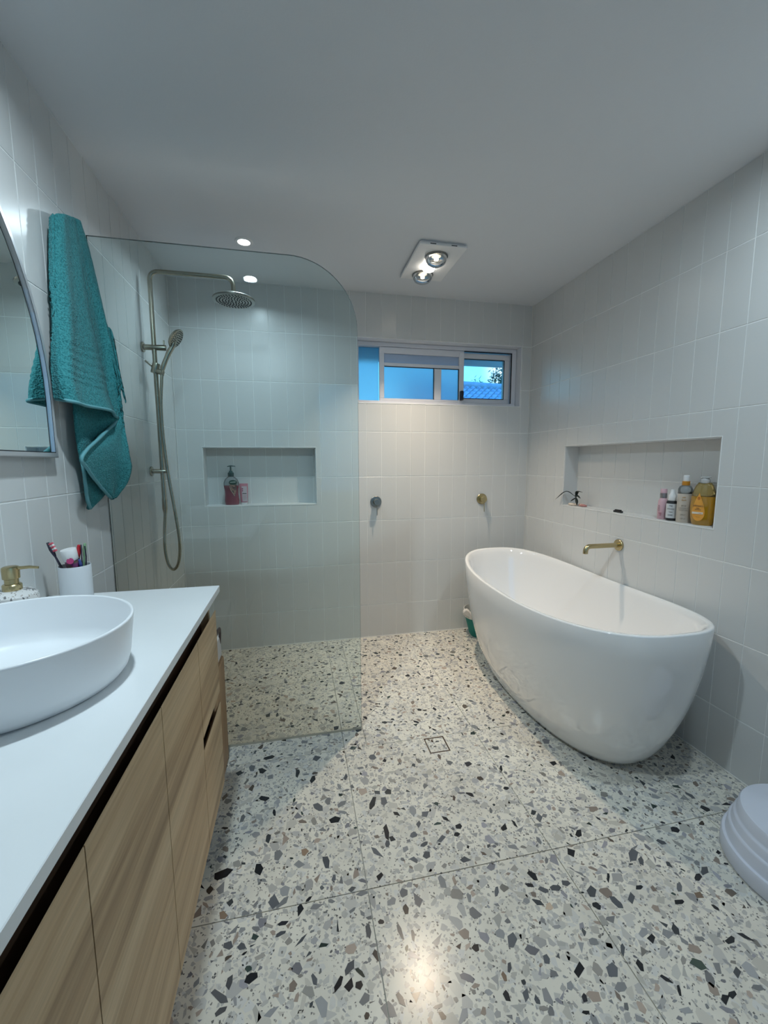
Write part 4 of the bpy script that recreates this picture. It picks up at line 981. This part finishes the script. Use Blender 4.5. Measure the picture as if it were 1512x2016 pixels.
part('tube_body', loft(rings), m_pk, tb, smooth=True)
part('cap', lathe([(.0185, 0), (.020, .002), (.020, .014)], 20, (0.374, .05, nz0), sy=.65), m_white, tb, smooth=True)
def front(z): return 0.05 - (.0145 if z < .03 else .0145 - (z - .03) * .115)
part('label', loft([[(0.366, front(.022) - .0012, nz0 + .02), (0.396, front(.022) - .0012, nz0 + .02), (0.394, front(.118) - .0012, nz0 + .118), (0.362, front(.118) - .0012, nz0 + .118)], [(0.366, front(.022) - .002, nz0 + .02), (0.396, front(.022) - .002, nz0 + .02), (0.394, front(.118) - .002, nz0 + .118), (0.362, front(.118) - .002, nz0 + .118)]]), mat('pale_label', (0.55, 0.45, 0.48), .5), tb)
def strip_on(x0, x1, z, h, mt, nm): part(nm, loft([[(x0, front(z) - .0025, nz0 + z), (x1, front(z) - .0025, nz0 + z), (x1, front(z) - .0025, nz0 + z + h), (x0, front(z) - .0025, nz0 + z + h)], [(x0, front(z) - .0032, nz0 + z), (x1, front(z) - .0032, nz0 + z), (x1, front(z) - .0032, nz0 + z + h), (x0, front(z) - .0032, nz0 + z + h)]]), mt, tb)
strip_on(.367, .391, .070, .0035, m_black, 'printed_line')
m_gr = mat('grey_print', (0.35, 0.25, 0.28), .5)
for k in range(4): strip_on(.370, .391, .060 - k * .008, .0012, m_gr, 'printed_line')
part('flower_print', lathe_dir([(0, 0), (.0045, 0), (.0045, .0006), (0, .0006)], (.367, front(.10) - .0028, nz0 + .102), (0, -1, 0), 10), mat('rose_print', (0.35, 0.05, 0.12), .5), tb)
part('flower_print', lathe_dir([(0, 0), (.004, 0), (.004, .0006), (0, .0006)], (.367, front(.09) - .0028, nz0 + .089), (0, -1, 0), 10), mat('rose_print', (0.35, 0.05, 0.12), .5), tb)

# ------------------------------------------------------------------ bottles in the bath niche
zr = NR[2] + .004; grp = 'bottles in the bath niche'
XR = RW + 0.030
def facing(y, z, x): # matrix placing text facing -x
    return Matrix.Translation((x, y, z)) @ Matrix(((0, 0, -1, 0), (-1, 0, 0, 0), (0, 1, 0, 0), (0, 0, 0, 1)))
# pink cream bottle
c0 = (XR + .004, -1.135, zr); p1 = thing('cream_bottle', 'slim pale pink bottle with a silver collar, leftmost of the bottles over the bath', 'bottle', c0, grp)
m_pp = mat('pale_pink_plastic', (0.66, 0.42, 0.47), .35)
part('bottle_body', lathe([(0, 0), (.0185, 0), (.020, .002), (.0215, .05), (.0195, .085), (.0135, .098), (.012, .100)], 28, c0), m_pp, p1, smooth=True)
part('collar', lathe([(.0142, .0), (.0142, .022)], 24, (c0[0], c0[1], zr + .100)), mat('silver_collar', (0.35, 0.33, 0.34), .3, .8), p1, smooth=True)
part('cap', lathe([(.0135, 0), (.0135, .018), (.012, .020), (0, .020)], 24, (c0[0], c0[1], zr + .122)), m_pp, p1, smooth=True)
text('printed_name', 'COCO', .009, facing(c0[1] + .004, zr + .052, c0[0] - .0222) @ Matrix.Rotation(PI / 2, 4, 'Z'), m_black, p1)
for k in range(3): part('printed_line', gbox(c0[0] - .0222, c0[0] - .0212, c0[1] - .008, c0[1] + .006 - k * .002, zr + .030 - k * .006, zr + .0315 - k * .006), mat('red_print', (0.4, 0.08, 0.12), .5), p1)
# dark bottle
c0 = (XR, -1.186, zr); p2 = thing('pump_bottle', 'small black bottle with white label and white pump top', 'bottle', c0, grp)
part('bottle_body', lathe([(0, 0), (.0195, 0), (.021, .002), (.021, .085), (.019, .090), (.012, .092)], 28, c0), m_black, p2, smooth=True)
m_lab = mat('white_label', (0.62, 0.64, 0.66), .5)
def wrap(c, r, a0, a1, z0, z1, sy=1.0): return loft([[(c[0] + r * math.cos(a0 + (a1 - a0) * k / 10), c[1] + r * sy * math.sin(a0 + (a1 - a0) * k / 10), z) for k in range(11)] for z in (z0, z1)], False, False, False)
part('label', wrap(c0, .0215, PI * .68, PI * 1.50, zr + .012, zr + .078), m_lab, p2, smooth=True)
part('pump_cap', lathe([(.0145, 0), (.016, .004), (.0155, .026), (.010, .034), (.008, .052), (.0, .053)], 24, (c0[0], c0[1], zr + .090)), m_white, p2, smooth=True)
aa = PI * 1.14
def lab_text(s, c, r, z, size, mt, par, sq=.8): text('lettering', s, size, Matrix.Translation((c[0] + r * math.cos(aa), c[1] + r * math.sin(aa), z)) @ Matrix.Rotation(aa - PI, 4, 'Z') @ Matrix(((0, 0, -1, 0), (-1, 0, 0, 0), (0, 1, 0, 0), (0, 0, 0, 1))), mt, par, sq)
for k, s in enumerate(('THE', 'MOUSSE', 'TAN', 'DARK')): lab_text(s, c0, .0225, zr + .068 - k * .014, .009, m_black, p2)
# sunscreen spray
c0 = (XR + .002, -1.246, zr); p3 = thing('spray_bottle', 'tall cream spray bottle with an orange collar and white nozzle', 'bottle', c0, grp)
part('bottle_body', lathe([(0, 0), (.026, 0), (.0275, .003), (.0275, .128)], 32, c0), mat('cream_film', (0.56, 0.50, 0.43), .35), p3, smooth=True)
part('clear_shoulder', lathe([(.0275, .128), (.0272, .148), (.022, .160), (.012, .166)], 32, c0), m_clearp, p3, smooth='full')
part('collar', lathe([(.0145, 0), (.015, .002), (.0145, .018)], 24, (c0[0], c0[1], zr + .165)), mat('orange_plastic', (0.62, 0.25, 0.02), .35), p3, smooth=True)
part('nozzle', lathe([(.0115, 0), (.0115, .024), (.009, .027), (0, .027)], 24, (c0[0], c0[1], zr + .182)), m_white, p3, smooth=True)
m_gt = mat('brown_grey_print', (0.22, 0.20, 0.17), .5); m_ot = mat('orange_print', (0.5, 0.25, 0.04), .5)
lab_text('sun', c0, .0282, zr + .113, .012, m_ot, p3); lab_text('bum', c0, .0282, zr + .101, .012, m_ot, p3)
for k, (s, z) in enumerate((('SPF 50', .075), ('COCONUT', .064), ('MOISTURE', .055), ('SPRAY', .035), ('200 ml', .018))): lab_text(s, c0, .0282, zr + z, .0085, m_gt, p3)
# baby shampoo
c0 = (XR + .006, -1.330, zr); p4 = thing('baby_wash_bottle', 'large clear bottle of amber baby wash with an orange drop-shaped label', 'bottle', c0, grp)
m_amber = mat('amber_liquid', (0.60, 0.30, 0.008), .1, coat=.8)
m_amber.node_tree.nodes['Principled BSDF'].inputs['Transmission Weight'].default_value = 0.35
sh_prof = [(0.030, 0.0), (0.034, 0.003), (0.0395, .03), (0.0425, .07), (0.0415, .11), (0.036, .145), (0.028, .168), (0.021, .180)]
def ob(pr, c, seg=36): return lathe(pr, seg, c, sx=.62, sy=1.12)
part('baby_wash', ob([(0, 0)] + sh_prof[:4] + [(0.0405, .122), (0, .122)], c0), m_amber, p4, smooth=True)
part('bottle_wall', ob([(0.0407, .122)] + sh_prof[5:], c0), glassy('amber_clear_plastic', (0.85, 0.78, 0.55), base=(0.6, 0.42, 0.12), opac=.3), p4, smooth='full')
part('cap', join(lathe([(.017, 0), (.018, .003), (.017, .014), (.013, .018), (.013, .024)], 24, (c0[0], c0[1], zr + .178)), lathe([(.020, 0), (.021, .002), (.020, .006), (0, .007)], 24, (c0[0], c0[1], zr + .200), sx=.7)), glassy('clear_cap', (0.85, 0.86, 0.86), base=(0.75, 0.75, 0.74), opac=.65), p4, smooth=True)
drop = []
for k in range(33):
    t = 2 * PI * k / 32; w = .033 * math.sin(t) * (math.sin(t / 2) ** 1.3); z = .078 + .060 * math.cos(t)
    drop.append((w, z))
drop = drop[:-1]
def onbody(dy_, z, o=.0016):
    zz = max(0, min(.18, z)); r = 0.0425
    for (r0, z0), (r1, z1) in zip(sh_prof, sh_prof[1:]):
        if z0 <= zz <= z1: r = r0 + (r1 - r0) * (zz - z0) / (z1 - z0)
    yy = dy_ / (r * 1.12); xx = math.sqrt(max(0, 1 - yy * yy)) * r * .62
    return (c0[0] - xx - o, c0[1] + dy_, zr + z)
yc = .014
fr = [onbody(yc * .55 + w, z) for w, z in drop]; cen = onbody(yc * .55, .075)
part('drop_label', (fr + [cen], [[i, (i + 1) % 32, 32] for i in range(32)]), mat('apricot_label', (0.78, 0.36, 0.06), .45), p4, smooth='full')
def btext(s, z, size, mt, sq=.9, dy_=.0077): 
    P = onbody(dy_, z, .0022); text('lettering', s, size, Matrix.Translation(P) @ Matrix.Rotation(-0.12, 4, 'Z') @ Matrix(((0, 0, -1, 0), (-1, 0, 0, 0), (0, 1, 0, 0), (0, 0, 0, 1))), mt, p4, sq)
m_bl = mat('dark_blue_print', (0.05, 0.04, 0.06), .4)
btext("Johnson's", .083, .0125, m_bl, .82); btext('baby', .073, .007, m_bl); btext('shampoo', .067, .007, m_bl)
P = onbody(.0077, .052, .0018)
part('white_band', gbox(P[0] - .0006, P[0] + .0006, P[1] - .019, P[1] + .021, P[2] - .0045, P[2] + .0045, .0004), mat('cream_print', (0.75, 0.68, 0.55), .5), p4)
btext('no more tears', .052, .0058, mat('red_print2', (0.4, 0.05, 0.03), .5), .9)
btext('300 ml', .035, .007, m_ot)
part('drop_emblem', xf(tube([(math.cos(t) * .0038, math.sin(t) * .0052, 0) for t in [2 * PI * k / 16 for k in range(17)]], .0009, 5), Matrix.Translation(onbody(.0077, .115, .0022)) @ Matrix(((0, 0, -1, 0), (-1, 0, 0, 0), (0, 1, 0, 0), (0, 0, 0, 1)))), mat('red_print3', (0.5, 0.08, 0.02), .5), p4)
p1.rotation_euler.z = math.radians(14); p3.rotation_euler.z = math.radians(12); p2.rotation_euler.z = math.radians(10); p4.rotation_euler.z = math.radians(20)
# black clip
tag(part('hair_clip', join(gbox(XR - .018, XR - .002, -.905, -.850, zr, zr + .010, .003, 2), gbox(XR - .016, XR - .004, -.897, -.858, zr + .009, zr + .0155, .002, 2)), m_black, loc=(XR - .01, -.878, zr)), 'small black hair clip lying on the ledge of the bath niche', 'hair clip')
# little plant ornament
c0 = (RW + .030, -0.535, zr); pl = thing('plant_ornament', 'tiny dark leafed plant in pink and white pebbles at the left of the bath niche', 'plant', c0)
m_dl = mat('dark_leaf', (0.012, 0.022, 0.02), .45)
part('stem', tube(catmull([(c0[0], c0[1], zr), (c0[0] - .004, c0[1] + .012, zr + .03), (c0[0] - .002, c0[1] + .012, zr + .058)], 5), .0028, 6), m_dl, pl, smooth=True)
def leaf(p0, p1, p2, w):
    P = catmull([p0, p1, p2], 5); n = len(P); return tube(P, [max(.0006, 1.6 * w * math.sin(PI * (k + .6) / (n + .4))) for k in range(n)], 6, flat=.25)
s0 = Vector((c0[0] - .002, c0[1] + .012, zr + .052))
for a, b, w in (((-.034, .050, .034), (-.060, .120, -.022), .006), ((-.008, -.020, .036), (-.012, -.070, .036), .007), ((-.01, -.018, .014), (-.016, -.060, -.002), .0065), ((.004, .03, -.016), (.0, .05, -.03), .005), ((-.012, -.024, -.020), (-.014, -.030, -.046), .005)):
    part('leaf', leaf(s0, s0 + Vector(a), s0 + Vector(b), w), m_dl, pl, smooth='full')
rr = random.Random(3)
m_pb = mat('pink_pebble', (0.50, 0.22, 0.20), .5); m_wp = mat('cream_pebble', (0.7, 0.6, 0.5), .5)
for k in range(11):
    x, y = c0[0] + rr.uniform(-.022, .02), c0[1] + .045 - k * .0105; r = rr.uniform(.013, .018)
    part('pebble', lathe([(0, 0), (r * .8, .001), (r, r * .45), (r * .7, r * .8), (0, r * .9)], 10, (x, y, zr)), m_wp if k < 5 or k == 8 else m_pb, pl, smooth='full')
